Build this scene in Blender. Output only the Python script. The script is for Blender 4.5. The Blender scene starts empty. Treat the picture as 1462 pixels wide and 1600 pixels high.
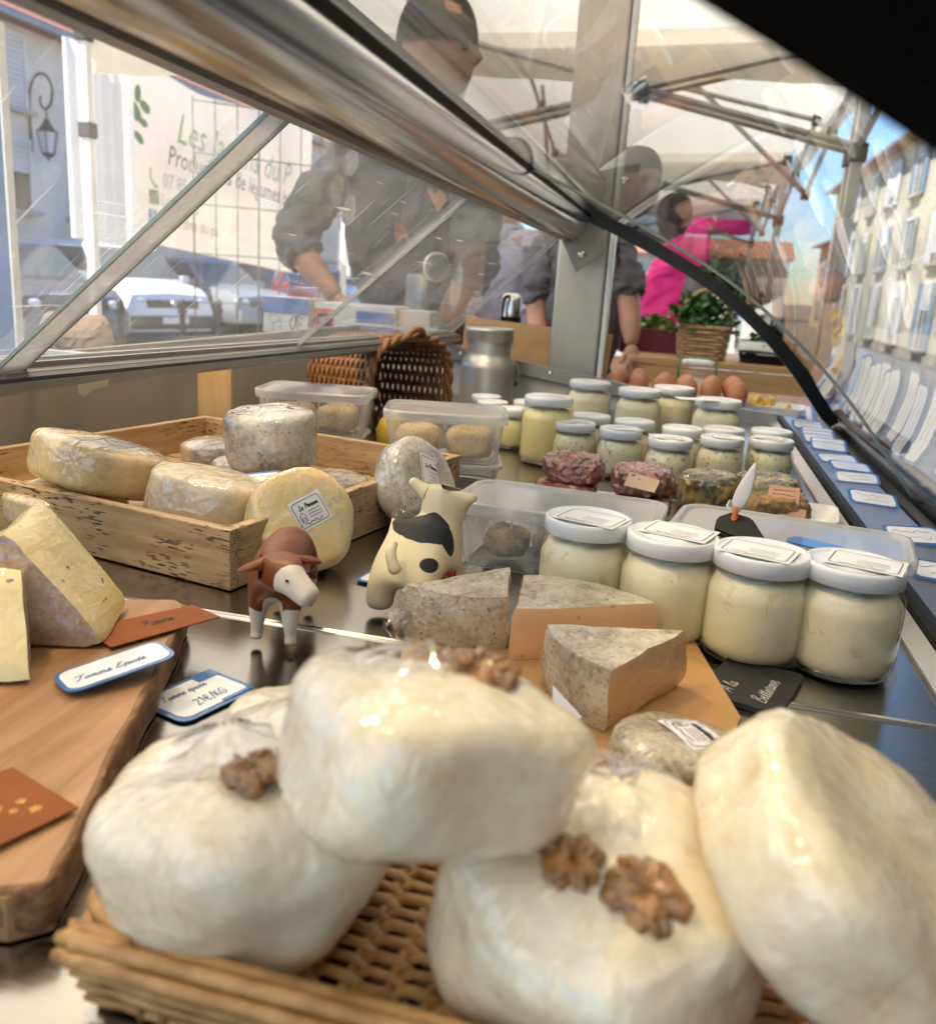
import bpy, bmesh, math, random
from mathutils import Vector, Matrix, noise, Euler
random.seed(7)
R_ = math.radians
scn = bpy.context.scene
COL = scn.collection

# ------------------------------------------------------------------ camera
cam_data = bpy.data.cameras.new('camera')
cam = bpy.data.objects.new('camera', cam_data); COL.objects.link(cam)
cam.matrix_world = Matrix(((0.969, -0.119, 0.216, 0.0),
                           (0.239, 0.231, -0.943, 0.0),
                           (0.063, 0.966, 0.253, 1.17),
                           (0, 0, 0, 1))).to_quaternion().to_matrix().to_4x4()
cam.location = (0, 0, 1.17)
cam_data.sensor_fit = 'VERTICAL'; cam_data.sensor_height = 24.0
cam_data.lens = 1379.0 / 1600.0 * 24.0
cam_data.clip_start = 0.01; cam_data.clip_end = 2000
cam_data.dof.use_dof = True
cam_data.dof.focus_distance = 0.80
cam_data.dof.aperture_fstop = (cam_data.lens * 0.001) / 0.0036
scn.camera = cam

# ------------------------------------------------------------------ sky, sun, exposure
SUN_EL, SUN_AZ = 54.0, 238.0           # azimuth: clockwise from +Y
world = bpy.data.worlds.new('World'); scn.world = world
world.use_nodes = True
wn = world.node_tree.nodes; wl = world.node_tree.links
bg = wn['Background']; bg.inputs['Strength'].default_value = 0.10
sky = wn.new('ShaderNodeTexSky'); sky.sky_type = 'NISHITA'; sky.sun_disc = False
sky.sun_elevation = R_(SUN_EL); sky.sun_rotation = R_(SUN_AZ)
sky.air_density = 1.0; sky.dust_density = 0.0; sky.ozone_density = 5.0
hs = wn.new('ShaderNodeHueSaturation'); hs.inputs['Saturation'].default_value = 1.10
wl.new(sky.outputs[0], hs.inputs['Color']); wl.new(hs.outputs[0], bg.inputs[0])
sun_d = bpy.data.lights.new('sun', 'SUN'); sun_d.energy = 5.0; sun_d.angle = R_(0.5)
sun_d.color = (1.0, 0.91, 0.77)
sun = bpy.data.objects.new('sun', sun_d); COL.objects.link(sun)
sd = Vector((math.sin(R_(SUN_AZ)) * math.cos(R_(SUN_EL)), math.cos(R_(SUN_AZ)) * math.cos(R_(SUN_EL)), math.sin(R_(SUN_EL))))
sun.rotation_euler = sd.to_track_quat('Z', 'Y').to_euler()
sun.location = (-6, -6, 12)
scn.view_settings.view_transform = 'Standard'; scn.view_settings.look = 'None'
scn.view_settings.gamma = 1.0; scn.view_settings.use_curve_mapping = False
scn.view_settings.exposure = 1.66
scn.render.engine = 'CYCLES'
scn.cycles.max_bounces = 12; scn.cycles.transparent_max_bounces = 24
scn.cycles.diffuse_bounces = 5; scn.cycles.glossy_bounces = 4; scn.cycles.transmission_bounces = 6
scn.cycles.caustics_reflective = False; scn.cycles.caustics_refractive = False
scn.cycles.use_denoising = True

FLOOR = 0.90      # steel floor of the display case
GROUND = -0.20

# ------------------------------------------------------------------ helpers: objects
def tag(o, label=None, cat=None, group=None, kind=None):
    if label: o['label'] = label
    if cat: o['category'] = cat
    if group: o['group'] = group
    if kind: o['kind'] = kind
    return o

def thing(name, label, cat, loc=(0, 0, 0), rotz=0.0, group=None, rot=None):
    o = bpy.data.objects.new(name, None); COL.objects.link(o)
    o.empty_display_size = 0.05
    o.location = loc
    o.rotation_euler = rot if rot is not None else (0, 0, rotz)
    return tag(o, label, cat, group)

def obj(name, bm, mat, parent=None, smooth=False, loc=None, rot=None, autosmooth=None):
    if isinstance(bm, bpy.types.Mesh):
        me = bm
    else:
        me = bpy.data.meshes.new(name)
        if autosmooth is not None:
            lim = R_(autosmooth)
            for f in bm.faces: f.smooth = True
            for e in bm.edges:
                if len(e.link_faces) == 2 and e.calc_face_angle(3.2) > lim: e.smooth = False
        elif smooth:
            for f in bm.faces: f.smooth = True
        bm.to_mesh(me); bm.free()
        if mat is not None:
            for m in (mat if isinstance(mat, (list, tuple)) else [mat]): me.materials.append(m)
    o = bpy.data.objects.new(name, me); COL.objects.link(o)
    if parent: o.parent = parent
    if loc is not None: o.location = loc
    if rot is not None: o.rotation_euler = rot
    return o

def kids(o): return [c for c in bpy.data.objects if c.parent == o]
def copy_tree(o, parent=None):
    c = o.copy(); COL.objects.link(c)
    if parent is not None:
        c.parent = parent; c.matrix_parent_inverse = o.matrix_parent_inverse.copy()
    for k in kids(o): copy_tree(k, c)
    return c

# ------------------------------------------------------------------ helpers: shapes
def B(): return bmesh.new()

def box(bm, c, s, rot=None, mat=0, bev=0.0, seg=2):
    m = Matrix.Translation(Vector(c))
    if rot is not None: m = m @ Euler(rot).to_matrix().to_4x4()
    m = m @ Matrix.Diagonal((s[0], s[1], s[2], 1))
    r = bmesh.ops.create_cube(bm, size=1.0, matrix=m)
    fs = set(f for v in r['verts'] for f in v.link_faces)
    for f in fs: f.material_index = mat
    if bev > 0:
        es = list(set(e for v in r['verts'] for e in v.link_edges))
        bmesh.ops.bevel(bm, geom=es, offset=bev, segments=seg, affect='EDGES', profile=0.6)
    return r

def ring_frames(pts):
    pts = [Vector(p) for p in pts]; n = len(pts); fr = []; up = None
    for i, p in enumerate(pts):
        a = pts[max(i - 1, 0)]; b = pts[min(i + 1, n - 1)]
        t = (b - a)
        if t.length < 1e-9: t = Vector((0, 0, 1))
        t.normalize()
        if up is None:
            up = Vector((0, 0, 1)) if abs(t.z) < 0.9 else Vector((1, 0, 0))
        x = up.cross(t)
        if x.length < 1e-6: x = Vector((1, 0, 0)).cross(t)
        x.normalize(); y = t.cross(x); up = y
        fr.append((p, x, y))
    return fr

def tube(bm, pts, r, n=8, caps=True, mat=0, sx=1.0, sy=1.0, closed=False):
    fr = ring_frames(pts); rows = []
    for i, (p, x, y) in enumerate(fr):
        rr = r[i] if isinstance(r, (list, tuple)) else r
        rows.append([bm.verts.new(p + x * (rr * sx * math.cos(2 * math.pi * k / n)) + y * (rr * sy * math.sin(2 * math.pi * k / n))) for k in range(n)])
    m = len(rows)
    for i in range(m if closed else m - 1):
        A, C = rows[i], rows[(i + 1) % m]
        for k in range(n):
            f = bm.faces.new((A[k], A[(k + 1) % n], C[(k + 1) % n], C[k])); f.material_index = mat
    if caps and not closed:
        bm.faces.new(rows[0][::-1]).material_index = mat; bm.faces.new(rows[-1]).material_index = mat
    return rows

def lathe(bm, prof, n=32, mat=0, c=(0, 0, 0), a0=0.0):
    c = Vector(c); rows = []
    for r, z in prof:
        if r < 1e-6: rows.append([bm.verts.new(c + Vector((0, 0, z)))])
        else: rows.append([bm.verts.new(c + Vector((r * math.cos(a0 + 2 * math.pi * k / n), r * math.sin(a0 + 2 * math.pi * k / n), z))) for k in range(n)])
    for A, C in zip(rows, rows[1:]):
        for k in range(n):
            k2 = (k + 1) % n
            if len(A) == 1 and len(C) == 1: continue
            if len(A) == 1: f = bm.faces.new((A[0], C[k2], C[k]))
            elif len(C) == 1: f = bm.faces.new((A[k], A[k2], C[0]))
            else: f = bm.faces.new((A[k], A[k2], C[k2], C[k]))
            f.material_index = mat

def prism(bm, pts, z0, z1, mat=0, M=None):
    """outline pts (2D) extruded z0..z1"""
    lo = [bm.verts.new((p[0], p[1], z0)) for p in pts]; hi = [bm.verts.new((p[0], p[1], z1)) for p in pts]
    n = len(pts); fs = []
    fs.append(bm.faces.new(lo[::-1])); fs.append(bm.faces.new(hi))
    for i in range(n): fs.append(bm.faces.new((lo[i], lo[(i + 1) % n], hi[(i + 1) % n], hi[i])))
    for f in fs: f.material_index = mat
    if M is not None: bmesh.ops.transform(bm, matrix=M, verts=lo + hi)
    return lo, hi

def xz_extrude(bm, pts, y0, y1, mat=0):
    """outline in X,Z extruded along Y"""
    lo = [bm.verts.new((p[0], y0, p[1])) for p in pts]; hi = [bm.verts.new((p[0], y1, p[1])) for p in pts]
    n = len(pts)
    fs = [bm.faces.new(lo), bm.faces.new(hi[::-1])]
    for i in range(n): fs.append(bm.faces.new((lo[(i + 1) % n], lo[i], hi[i], hi[(i + 1) % n])))
    for f in fs: f.material_index = mat
    bmesh.ops.recalc_face_normals(bm, faces=fs)

def rrect(w, h, r, n=5):
    out = []
    for cx, cy, a in ((w / 2 - r, h / 2 - r, 0), (-w / 2 + r, h / 2 - r, 90), (-w / 2 + r, -h / 2 + r, 180), (w / 2 - r, -h / 2 + r, 270)):
        for k in range(n + 1):
            t = R_(a + 90 * k / n); out.append((cx + r * math.cos(t), cy + r * math.sin(t)))
    return out

def loft(bm, rows, mat=0, cap0=True, cap1=True):
    vr = [[bm.verts.new(p) for p in row] for row in rows]; n = len(rows[0])
    for A, C in zip(vr, vr[1:]):
        for k in range(n):
            bm.faces.new((A[k], A[(k + 1) % n], C[(k + 1) % n], C[k])).material_index = mat
    if cap0: bm.faces.new(vr[0][::-1]).material_index = mat
    if cap1: bm.faces.new(vr[-1]).material_index = mat

def smooth_pts(pts, sub=6, closed=False):
    pts = [Vector(p) for p in pts]; n = len(pts); out = []
    for i in range(n if closed else n - 1):
        g = (lambda j: pts[j % n]) if closed else (lambda j: pts[max(0, min(n - 1, j))])
        p0, p1, p2, p3 = g(i - 1), g(i), g(i + 1), g(i + 2)
        for k in range(sub):
            t = k / sub
            out.append(0.5 * ((2 * p1) + (p2 - p0) * t + (2 * p0 - 5 * p1 + 4 * p2 - p3) * t * t + (3 * p1 - p0 - 3 * p2 + p3) * t ** 3))
    if not closed: out.append(pts[-1])
    return out

def nz(p, s, seed=0.0):
    return noise.noise(Vector((p[0] * s + seed, p[1] * s + seed * 1.7, p[2] * s - seed)))

def skin_mesh(name, chains, mat, parent, sub=2):
    """chains: list of lists of (x,y,z,r[,r2]); the first point of a later chain joins the nearest earlier vertex"""
    vs, es, rad = [], [], []
    for ch in chains:
        prev = None
        for i, q in enumerate(ch):
            p = Vector(q[:3])
            if i == 0 and vs:
                j = min(range(len(vs)), key=lambda a: (Vector(vs[a]) - p).length)
                if (Vector(vs[j]) - p).length < 0.004:
                    prev = j; continue
            vs.append(tuple(p)); rad.append((q[3], q[4] if len(q) > 4 else q[3]))
            if prev is not None: es.append((prev, len(vs) - 1))
            prev = len(vs) - 1
    me = bpy.data.meshes.new(name); me.from_pydata(vs, es, []); me.update()
    o = bpy.data.objects.new(name, me); COL.objects.link(o)
    sk = o.modifiers.new('skin', 'SKIN'); sk.use_smooth_shade = True
    for i, d in enumerate(me.skin_vertices[0].data):
        d.radius = rad[i]; d.use_root = (i == 0); d.use_loose = False
    ss = o.modifiers.new('sub', 'SUBSURF'); ss.levels = sub; ss.render_levels = sub
    dg = bpy.context.evaluated_depsgraph_get(); dg.update()
    ev = o.evaluated_get(dg); m2 = bpy.data.meshes.new_from_object(ev)
    bpy.data.objects.remove(o); bpy.data.meshes.remove(me)
    m2.name = name; m2.materials.clear(); m2.materials.append(mat)
    for p in m2.polygons: p.use_smooth = True
    q = bpy.data.objects.new(name, m2); COL.objects.link(q)
    if parent: q.parent = parent
    return q

def ribbon(bm, pts, w, z=0.0, M=None, mat=0):
    """flat pen stroke in XY at height z"""
    n = len(pts); L = []; Rr = []
    for i, p in enumerate(pts):
        a = pts[max(0, i - 1)]; b = pts[min(n - 1, i + 1)]
        dx, dy = b[0] - a[0], b[1] - a[1]; l = math.hypot(dx, dy) or 1.0
        nx, ny = -dy / l * w / 2, dx / l * w / 2
        q1 = Vector((p[0] + nx, p[1] + ny, z)); q2 = Vector((p[0] - nx, p[1] - ny, z))
        if M is not None: q1 = M @ q1; q2 = M @ q2
        L.append(bm.verts.new(q1)); Rr.append(bm.verts.new(q2))
    for i in range(n - 1):
        f = bm.faces.new((Rr[i], Rr[i + 1], L[i + 1], L[i])); f.material_index = mat

# handwriting: every glyph = (advance, [strokes]); x-height 1
GL = {
 'T': (1.75, [[(.25, 1.55), (.05, 1.8), (.35, 2.05), (.9, 1.95), (1.75, 2.1)], [(1.05, 1.98), (.95, 1.2), (.8, .3), (.5, 0), (.3, .2)]]),
 'E': (1.5, [[(1.15, 1.75), (.85, 2.05), (.4, 1.8), (.5, 1.2), (.85, 1.1)], [(.85, 1.1), (.3, .9), (.15, .3), (.6, 0), (1.1, .2), (1.4, .5)]]),
 'P': (1.3, [[(.4, 0), (.5, 1), (.6, 1.9)], [(.2, 1.6), (.6, 2.0), (1.15, 1.8), (1.1, 1.2), (.55, 1.0)]]),
 'A': (1.5, [[(.1, 0), (.6, 1.2), (.9, 2.0), (1.0, 1.0), (1.15, 0)], [(.3, .7), (1.25, .75)]]),
 'B': (1.4, [[(.3, 0), (.4, 1), (.5, 2.0)], [(.2, 1.8), (.8, 2.05), (1.0, 1.6), (.5, 1.05), (1.15, .8), (1.05, .15), (.3, 0)]]),
 'o': (.95, [[(.75, .85), (.4, 1.0), (.12, .5), (.4, 0), (.75, .3), (.7, .85), (.95, .75)]]),
 'm': (1.45, [[(0, .6), (.15, .95), (.2, .5), (.2, 0)], [(.2, .5), (.45, 1), (.6, .8), (.62, 0)], [(.62, .5), (.88, 1), (1.05, .8), (1.08, .15), (1.25, 0), (1.45, .3)]]),
 'e': (.85, [[(0, .35), (.45, .55), (.55, .85), (.35, 1.0), (.12, .6), (.25, .1), (.55, 0), (.85, .35)]]),
 'p': (1.0, [[(0, .5), (.2, 1.0), (.2, .2), (.15, -.9)], [(.2, .6), (.5, 1.0), (.8, .7), (.65, .1), (.25, .1)], [(.65, .1), (1.0, .35)]]),
 'i': (.5, [[(0, .4), (.2, .95), (.2, .15), (.35, 0), (.5, .3)], [(.22, 1.35), (.25, 1.45)]]),
 'c': (.75, [[(.62, .8), (.4, 1.0), (.12, .5), (.35, 0), (.75, .35)]]),
 'v': (.85, [[(0, .6), (.15, 1), (.35, .05), (.5, .05), (.7, 1), (.85, .9)]]),
 'r': (.75, [[(0, .3), (.2, 1.1), (.5, .95), (.45, .2), (.55, 0), (.75, .3)]]),
 'a': (1.0, [[(.7, .85), (.4, 1.0), (.12, .5), (.35, 0), (.65, .35), (.75, .95)], [(.75, .95), (.72, .15), (.85, 0), (1.0, .3)]]),
 'l': (.6, [[(0, .3), (.4, 1.6), (.3, 2.0), (.12, 1.5), (.18, .2), (.35, 0), (.6, .3)]]),
 't': (.65, [[(0, .3), (.3, 1.7), (.25, .2), (.4, 0), (.65, .3)], [(0, 1.2), (.6, 1.25)]]),
 '2': (1.1, [[(.1, 1.4), (.45, 1.9), (.85, 1.5), (.5, .7), (.1, 0), (.5, .05), (.95, 0)]]),
 '1': (.7, [[(.1, 1.4), (.4, 1.9), (.4, 1.0), (.4, 0)]]),
 '€': (1.2, [[(1.0, 1.6), (.7, 1.9), (.3, 1.4), (.3, .5), (.65, 0), (1.0, .3)], [(.05, 1.15), (.8, 1.15)], [(.05, .8), (.75, .8)]]),
 '/': (.7, [[(.1, -.3), (.65, 2.1)]]),
 'K': (1.1, [[(.15, 0), (.2, 1.9)], [(.95, 1.9), (.2, .9)], [(.4, 1.05), (.95, 0)]]),
 'G': (1.2, [[(1.0, 1.6), (.6, 1.9), (.15, 1.2), (.2, .4), (.6, 0), (1.0, .4), (1.0, .9), (.65, .9)]]),
 'L': (1.2, [[(.3, 1.5), (.6, 2.0), (.5, 1.0), (.3, .1), (.1, .2), (.5, .05), (1.1, 0)]]),
 'n': (1.0, [[(0, .6), (.15, .95), (.2, 0)], [(.2, .5), (.5, 1), (.65, .7), (.68, .1), (.8, 0), (1.0, .3)]]),
 'u': (1.0, [[(0, .6), (.15, 1), (.2, .2), (.45, 0), (.65, .4), (.72, 1), (.72, .15), (.85, 0), (1.0, .3)]]),
 's': (.7, [[(0, .2), (.4, 1.0), (.55, .3), (.3, 0), (.1, .15), (.7, .3)]]),
 ' ': (.7, []),
}
GL['é'] = (GL['e'][0], GL['e'][1] + [[(.4, 1.25), (.65, 1.6)]])
def handwrite(bm, text, size, pen, M, jitter=0.04, slant=0.25, seed=1):
    rnd = random.Random(seed); x = 0.0
    for ch in text:
        adv, strokes = GL.get(ch, GL['e'])
        for st in strokes:
            pts = [Vector(((x + px + slant * py + rnd.uniform(-jitter, jitter)) * size, (py + rnd.uniform(-jitter, jitter)) * size, 0)) for px, py in st]
            ribbon(bm, [(q.x, q.y) for q in smooth_pts(pts, 5)], pen, 0.0, M)
        x += adv
    return x * size
def hw_len(text, size): return sum(GL.get(c, GL['e'])[0] for c in text) * size

def squiggle(bm, x0, x1, y, h, pen, M, rnd):
    pts = []; x = x0
    while x < x1:
        pts.append(Vector((x, y + rnd.uniform(-h, h), 0))); x += h * rnd.uniform(.7, 1.6)
    if len(pts) > 2: ribbon(bm, [(q.x, q.y) for q in smooth_pts(pts, 3)], pen, 0, M)

def text3d(name, body, size, mat, parent, loc, rot, shear=0.0, align='LEFT', ext=0.0, xs=1.0):
    cu = bpy.data.curves.new(name, 'FONT'); cu.body = body; cu.size = size; cu.shear = shear
    cu.align_x = align; cu.extrude = ext; cu.resolution_u = 2
    cu.materials.append(mat)
    tmp = bpy.data.objects.new(name, cu); COL.objects.link(tmp)
    dg = bpy.context.evaluated_depsgraph_get(); dg.update()
    me = bpy.data.meshes.new_from_object(tmp.evaluated_get(dg)); bpy.data.objects.remove(tmp)
    if not me.materials: me.materials.append(mat)
    o = bpy.data.objects.new(name, me); COL.objects.link(o)
    o.parent = parent; o.location = loc; o.rotation_euler = rot; o.scale = (xs, 1, 1)
    return o

# ------------------------------------------------------------------ helpers: materials
class NT:
    def __init__(s, m):
        m.use_nodes = True; s.t = m.node_tree; s.n = s.t.nodes; s.l = s.t.links
        s.bsdf = s.n['Principled BSDF']; s.out = s.n['Material Output']; s._v = None
    def new(s, k): return s.n.new('ShaderNode' + k)
    def vec(s, scale=(1, 1, 1), rnd=True):
        tc = s.new('TexCoord'); mp = s.new('Mapping'); s.l.new(tc.outputs['Object'], mp.inputs['Vector'])
        mp.inputs['Scale'].default_value = scale
        if rnd:
            oi = s.new('ObjectInfo'); mu = s.new('VectorMath'); mu.operation = 'SCALE'; cx = s.new('CombineXYZ')
            for k in range(3): s.l.new(oi.outputs['Random'], cx.inputs[k])
            s.l.new(cx.outputs[0], mu.inputs[0]); mu.inputs['Scale'].default_value = 13.7
            s.l.new(mu.outputs[0], mp.inputs['Location'])
        return mp.outputs[0]
    def noise(s, scale=10, detail=4, rough=.55, stretch=(1, 1, 1), rnd=True, dist=0.0):
        n = s.new('TexNoise'); n.inputs['Scale'].default_value = scale; n.inputs['Detail'].default_value = detail
        n.inputs['Roughness'].default_value = rough; n.inputs['Distortion'].default_value = dist
        s.l.new(s.vec(stretch, rnd), n.inputs['Vector']); return n.outputs['Fac']
    def voro(s, scale=10, stretch=(1, 1, 1), feat='F1', out='Distance', rnd=True):
        n = s.new('TexVoronoi'); n.feature = feat; n.inputs['Scale'].default_value = scale
        s.l.new(s.vec(stretch, rnd), n.inputs['Vector']); return n.outputs[out]
    def ramp(s, fac, stops, interp='LINEAR'):
        r = s.new('ValToRGB'); r.color_ramp.interpolation = interp
        e = r.color_ramp.elements
        while len(e) < len(stops): e.new(0.5)
        for i, (p, c) in enumerate(stops):
            e[i].position = p; e[i].color = (c[0], c[1], c[2], 1) if hasattr(c, '__len__') else (c, c, c, 1)
        s.l.new(fac, r.inputs['Fac']); return r.outputs['Color']
    def mix(s, fac, a, b, mode='MIX'):
        m = s.new('Mix'); m.data_type = 'RGBA'; m.blend_type = mode
        if isinstance(fac, (int, float)): m.inputs[0].default_value = fac
        else: s.l.new(fac, m.inputs[0])
        for k, v in ((6, a), (7, b)):
            if hasattr(v, 'is_output') or isinstance(v, bpy.types.NodeSocket): s.l.new(v, m.inputs[k])
            else: m.inputs[k].default_value = (v[0], v[1], v[2], 1)
        return m.outputs[2]
    def math(s, op, a, b=0.0):
        m = s.new('Math'); m.operation = op
        for k, v in ((0, a), (1, b)):
            if isinstance(v, (int, float)): m.inputs[k].default_value = v
            else: s.l.new(v, m.inputs[k])
        return m.outputs[0]
    def bump(s, h, strength=.3, dist=.002, normal=None):
        b = s.new('Bump'); b.inputs['Strength'].default_value = strength; b.inputs['Distance'].default_value = dist
        s.l.new(h, b.inputs['Height'])
        if normal is not None: s.l.new(normal, b.inputs['Normal'])
        return b.outputs[0]
    def set(s, **kw):
        names = dict(col='Base Color', rough='Roughness', metal='Metallic', normal='Normal', coat='Coat Weight', coati='Coat IOR', coatr='Coat Roughness',
                     coatn='Coat Normal', sss='Subsurface Weight', sssr='Subsurface Radius', ssss='Subsurface Scale', spec='Specular IOR Level',
                     trans='Transmission Weight', ior='IOR', alpha='Alpha', sheen='Sheen Weight', emit='Emission Color', emits='Emission Strength')
        for k, v in kw.items():
            i = s.bsdf.inputs[names[k]]
            if isinstance(v, bpy.types.NodeSocket): s.l.new(v, i)
            elif k in ('col', 'emit'): i.default_value = (v[0], v[1], v[2], 1)
            else: i.default_value = v
        return s

def plain(name, col, rough=.5, metal=0.0, var=.12, vscale=20, bump=0.0, bscale=60, bdist=.001, **kw):
    m = bpy.data.materials.new(name); t = NT(m)
    c = t.ramp(t.noise(vscale, 5), [(.3, [x * (1 - var) for x in col]), (.7, [min(1, x * (1 + var)) for x in col])])
    t.set(col=c, rough=rough, metal=metal, **kw)
    if bump: t.set(normal=t.bump(t.noise(bscale, 4), bump, bdist))
    return m

def schlick(t, f0):
    lw = t.new('LayerWeight'); lw.inputs[0].default_value = .5
    return t.math('ADD', t.math('MULTIPLY', t.math('POWER', lw.outputs['Facing'], 5.0), 1 - f0), f0)

def glossy_thin(name, tint=(1, 1, 1), refl=1.0, rough=0.0, haze=0.0, hazecol=(.8, .8, .8), ior=1.5, scratch=0.0, translucent=0.0):
    """a thin clear sheet: straight-through transparency, Fresnel reflection, optional diffuse haze and scratches"""
    m = bpy.data.materials.new(name); t = NT(m); n = t.n
    n.remove(t.bsdf)
    tr = t.new('BsdfTransparent'); tr.inputs[0].default_value = (*tint, 1)
    gl = t.new('BsdfGlossy'); gl.inputs['Roughness'].default_value = rough
    f = t.math('MULTIPLY', schlick(t, ((ior - 1) / (ior + 1)) ** 2), refl)
    f = t.math('MINIMUM', f, 1.0)
    mx = t.new('MixShader'); t.l.new(f, mx.inputs[0]); t.l.new(tr.outputs[0], mx.inputs[1]); t.l.new(gl.outputs[0], mx.inputs[2])
    out = mx.outputs[0]
    if haze > 0 or scratch > 0:
        df = t.new('BsdfDiffuse'); df.inputs[0].default_value = (*hazecol, 1)
        tl = t.new('BsdfTranslucent'); tl.inputs[0].default_value = (*hazecol, 1)
        dm = t.new('MixShader'); dm.inputs[0].default_value = max(.5, translucent); t.l.new(df.outputs[0], dm.inputs[1]); t.l.new(tl.outputs[0], dm.inputs[2])
        hz = t.ramp(t.noise(9, 6, .7, rnd=False), [(.3, haze * .35), (.75, haze * 1.6)])
        if scratch > 0:
            s1 = t.ramp(t.noise(240, 2, .5, (1, .03, .05), rnd=False, dist=.4), [(.66, 0.0), (.74, scratch)])
            s2 = t.ramp(t.noise(200, 2, .5, (.04, 1, .06), rnd=False, dist=.6), [(.68, 0.0), (.75, scratch)])
            hz = t.mix(1.0, hz, t.mix(1.0, s1, s2, 'ADD'), 'ADD')
        m2 = t.new('MixShader'); t.l.new(hz, m2.inputs[0]); t.l.new(out, m2.inputs[1]); t.l.new(dm.outputs[0], m2.inputs[2]); out = m2.outputs[0]
    t.l.new(out, t.out.inputs[0])
    return m

def milky(name, col=(.85, .86, .86), opac=.3, rough=.15):
    """translucent food-box plastic"""
    m = bpy.data.materials.new(name); t = NT(m); t.n.remove(t.bsdf)
    tr = t.new('BsdfTransparent'); tr.inputs[0].default_value = (.97, .98, .98, 1)
    df = t.new('BsdfDiffuse'); df.inputs[0].default_value = (*col, 1)
    tl = t.new('BsdfTranslucent'); tl.inputs[0].default_value = (*col, 1)
    a = t.new('MixShader'); a.inputs[0].default_value = .5; t.l.new(df.outputs[0], a.inputs[1]); t.l.new(tl.outputs[0], a.inputs[2])
    lw = t.new('LayerWeight'); lw.inputs[0].default_value = .35
    f = t.math('ADD', t.math('MULTIPLY', lw.outputs['Facing'], .5), opac)
    b = t.new('MixShader'); t.l.new(f, b.inputs[0]); t.l.new(tr.outputs[0], b.inputs[1]); t.l.new(a.outputs[0], b.inputs[2])
    gl = t.new('BsdfGlossy'); gl.inputs['Roughness'].default_value = rough
    c = t.new('MixShader'); t.l.new(schlick(t, .04), c.inputs[0]); t.l.new(b.outputs[0], c.inputs[1]); t.l.new(gl.outputs[0], c.inputs[2])
    t.l.new(c.outputs[0], t.out.inputs[0]); return m

def wrap_coat(t, strength=.5, scale=55, dist=.003):
    """cling film: a clear coat with its own wrinkles"""
    h1 = t.noise(scale, 3, .6, (1, 1, .35), dist=1.2)
    h2 = t.voro(scale * .8, (1, .3, 1), 'DISTANCE_TO_EDGE')
    r = t.ramp(h2, [(0, 1.0), (.12, 0.0)])
    h = t.math('ADD', h1, t.math('MULTIPLY', r, .35))
    t.set(coat=1.0, coati=1.75, coatr=.05, coatn=t.bump(h, strength, dist))

def wood(name, c1, c2, scale=6, axis=0, rough=.55, specks=False, rnd=True):
    m = bpy.data.materials.new(name); t = NT(m)
    st = [1, 1, 1]; st[axis] = .09
    g = t.noise(scale * 34, 6, .62, st, rnd, dist=.5)
    c = t.ramp(g, [(.3, c1), (.52, [(a + b) / 2 for a, b in zip(c1, c2)]), (.72, c2)])
    big = t.noise(scale * 7, 3, .5, st, rnd)
    c = t.mix(t.ramp(big, [(.35, 0), (.7, .5)]), c, [x * .72 for x in c1])
    if specks:
        st2 = [1, 1, 1]; st2[axis] = .14
        s1 = t.noise(480, 1, .5, st2, rnd); msk = t.noise(14, 2, .5, (1, 1, 1), rnd)
        sp = t.math('MULTIPLY', t.ramp(s1, [(.58, 0), (.62, 1)]), t.ramp(msk, [(.46, 0), (.56, 1)]))
        c = t.mix(sp, c, (.07, .045, .025))
    t.set(col=c, rough=rough, normal=t.bump(g, .25, .0006)); return m

def rind(name, cols, scale=40, wrap=True, bump=.5, rough=.7, specks=None, wstr=.5):
    """cheese rind: cols = list of (pos,colour) on a clouded noise"""
    m = bpy.data.materials.new(name); t = NT(m)
    a = t.noise(scale * .35, 4, .6); b = t.noise(scale * 3.5, 5, .7)
    f = t.math('ADD', t.math('MULTIPLY', a, .6), t.math('MULTIPLY', b, .4))
    c = t.ramp(f, cols)
    if specks:
        col, sc, lo = specks
        c = t.mix(t.ramp(t.noise(sc, 2, .5), [(lo, 0), (lo + .05, .85)]), c, col)
    t.set(col=c, rough=rough, normal=t.bump(t.noise(scale * 5, 4, .65), bump, .0015))
    if wrap: wrap_coat(t, wstr)
    return m
M = {}
# ------------------------------------------------------------------ materials of the place
def steel(name, col=(.62, .61, .58), rough=.24, axis=1, var=.06, scale=90):
    m = bpy.data.materials.new(name); t = NT(m); st = [1, 1, 1]; st[axis] = .03
    g = t.noise(scale * 3, 4, .6, st, False); b = t.noise(5, 4, .6, (1, 1, 1), False)
    t.set(col=t.ramp(b, [(.3, [c * (1 - var) for c in col]), (.7, [c * (1 + var) for c in col])]), metal=1.0,
          rough=t.ramp(t.math('ADD', t.math('MULTIPLY', g, .5), t.math('MULTIPLY', b, .5)), [(.3, rough * .75), (.7, rough * 1.35)]),
          normal=t.bump(g, .06, .0006))
    return m
M['floor_steel'] = steel('floor_steel', (.42, .395, .35), .19, 0)
M['steel'] = steel('brushed_steel', (.58, .57, .54), .34, 1)
M['post_steel'] = steel('post_steel', (.40, .38, .34), .42, 2)
M['chrome'] = steel('polished_tube', (.60, .58, .56), .17, 1, .03)
M['alu'] = plain('dull_aluminium', (.34, .33, .31), .38, .8, .10, 14)
M['greyrail'] = plain('grey_rail', (.30, .31, .33), .33, .75, .08, 12)
M['darkgrey'] = plain('dark_grey_rubber', (.05, .05, .055), .45)
M['black'] = plain('black_rubber', (.007, .007, .008), .5, 0, .2, 30, spec=.2)
M['blackgloss'] = plain('black_frame', (.005, .005, .006), .2, 0, .2, 30, spec=.3)
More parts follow.
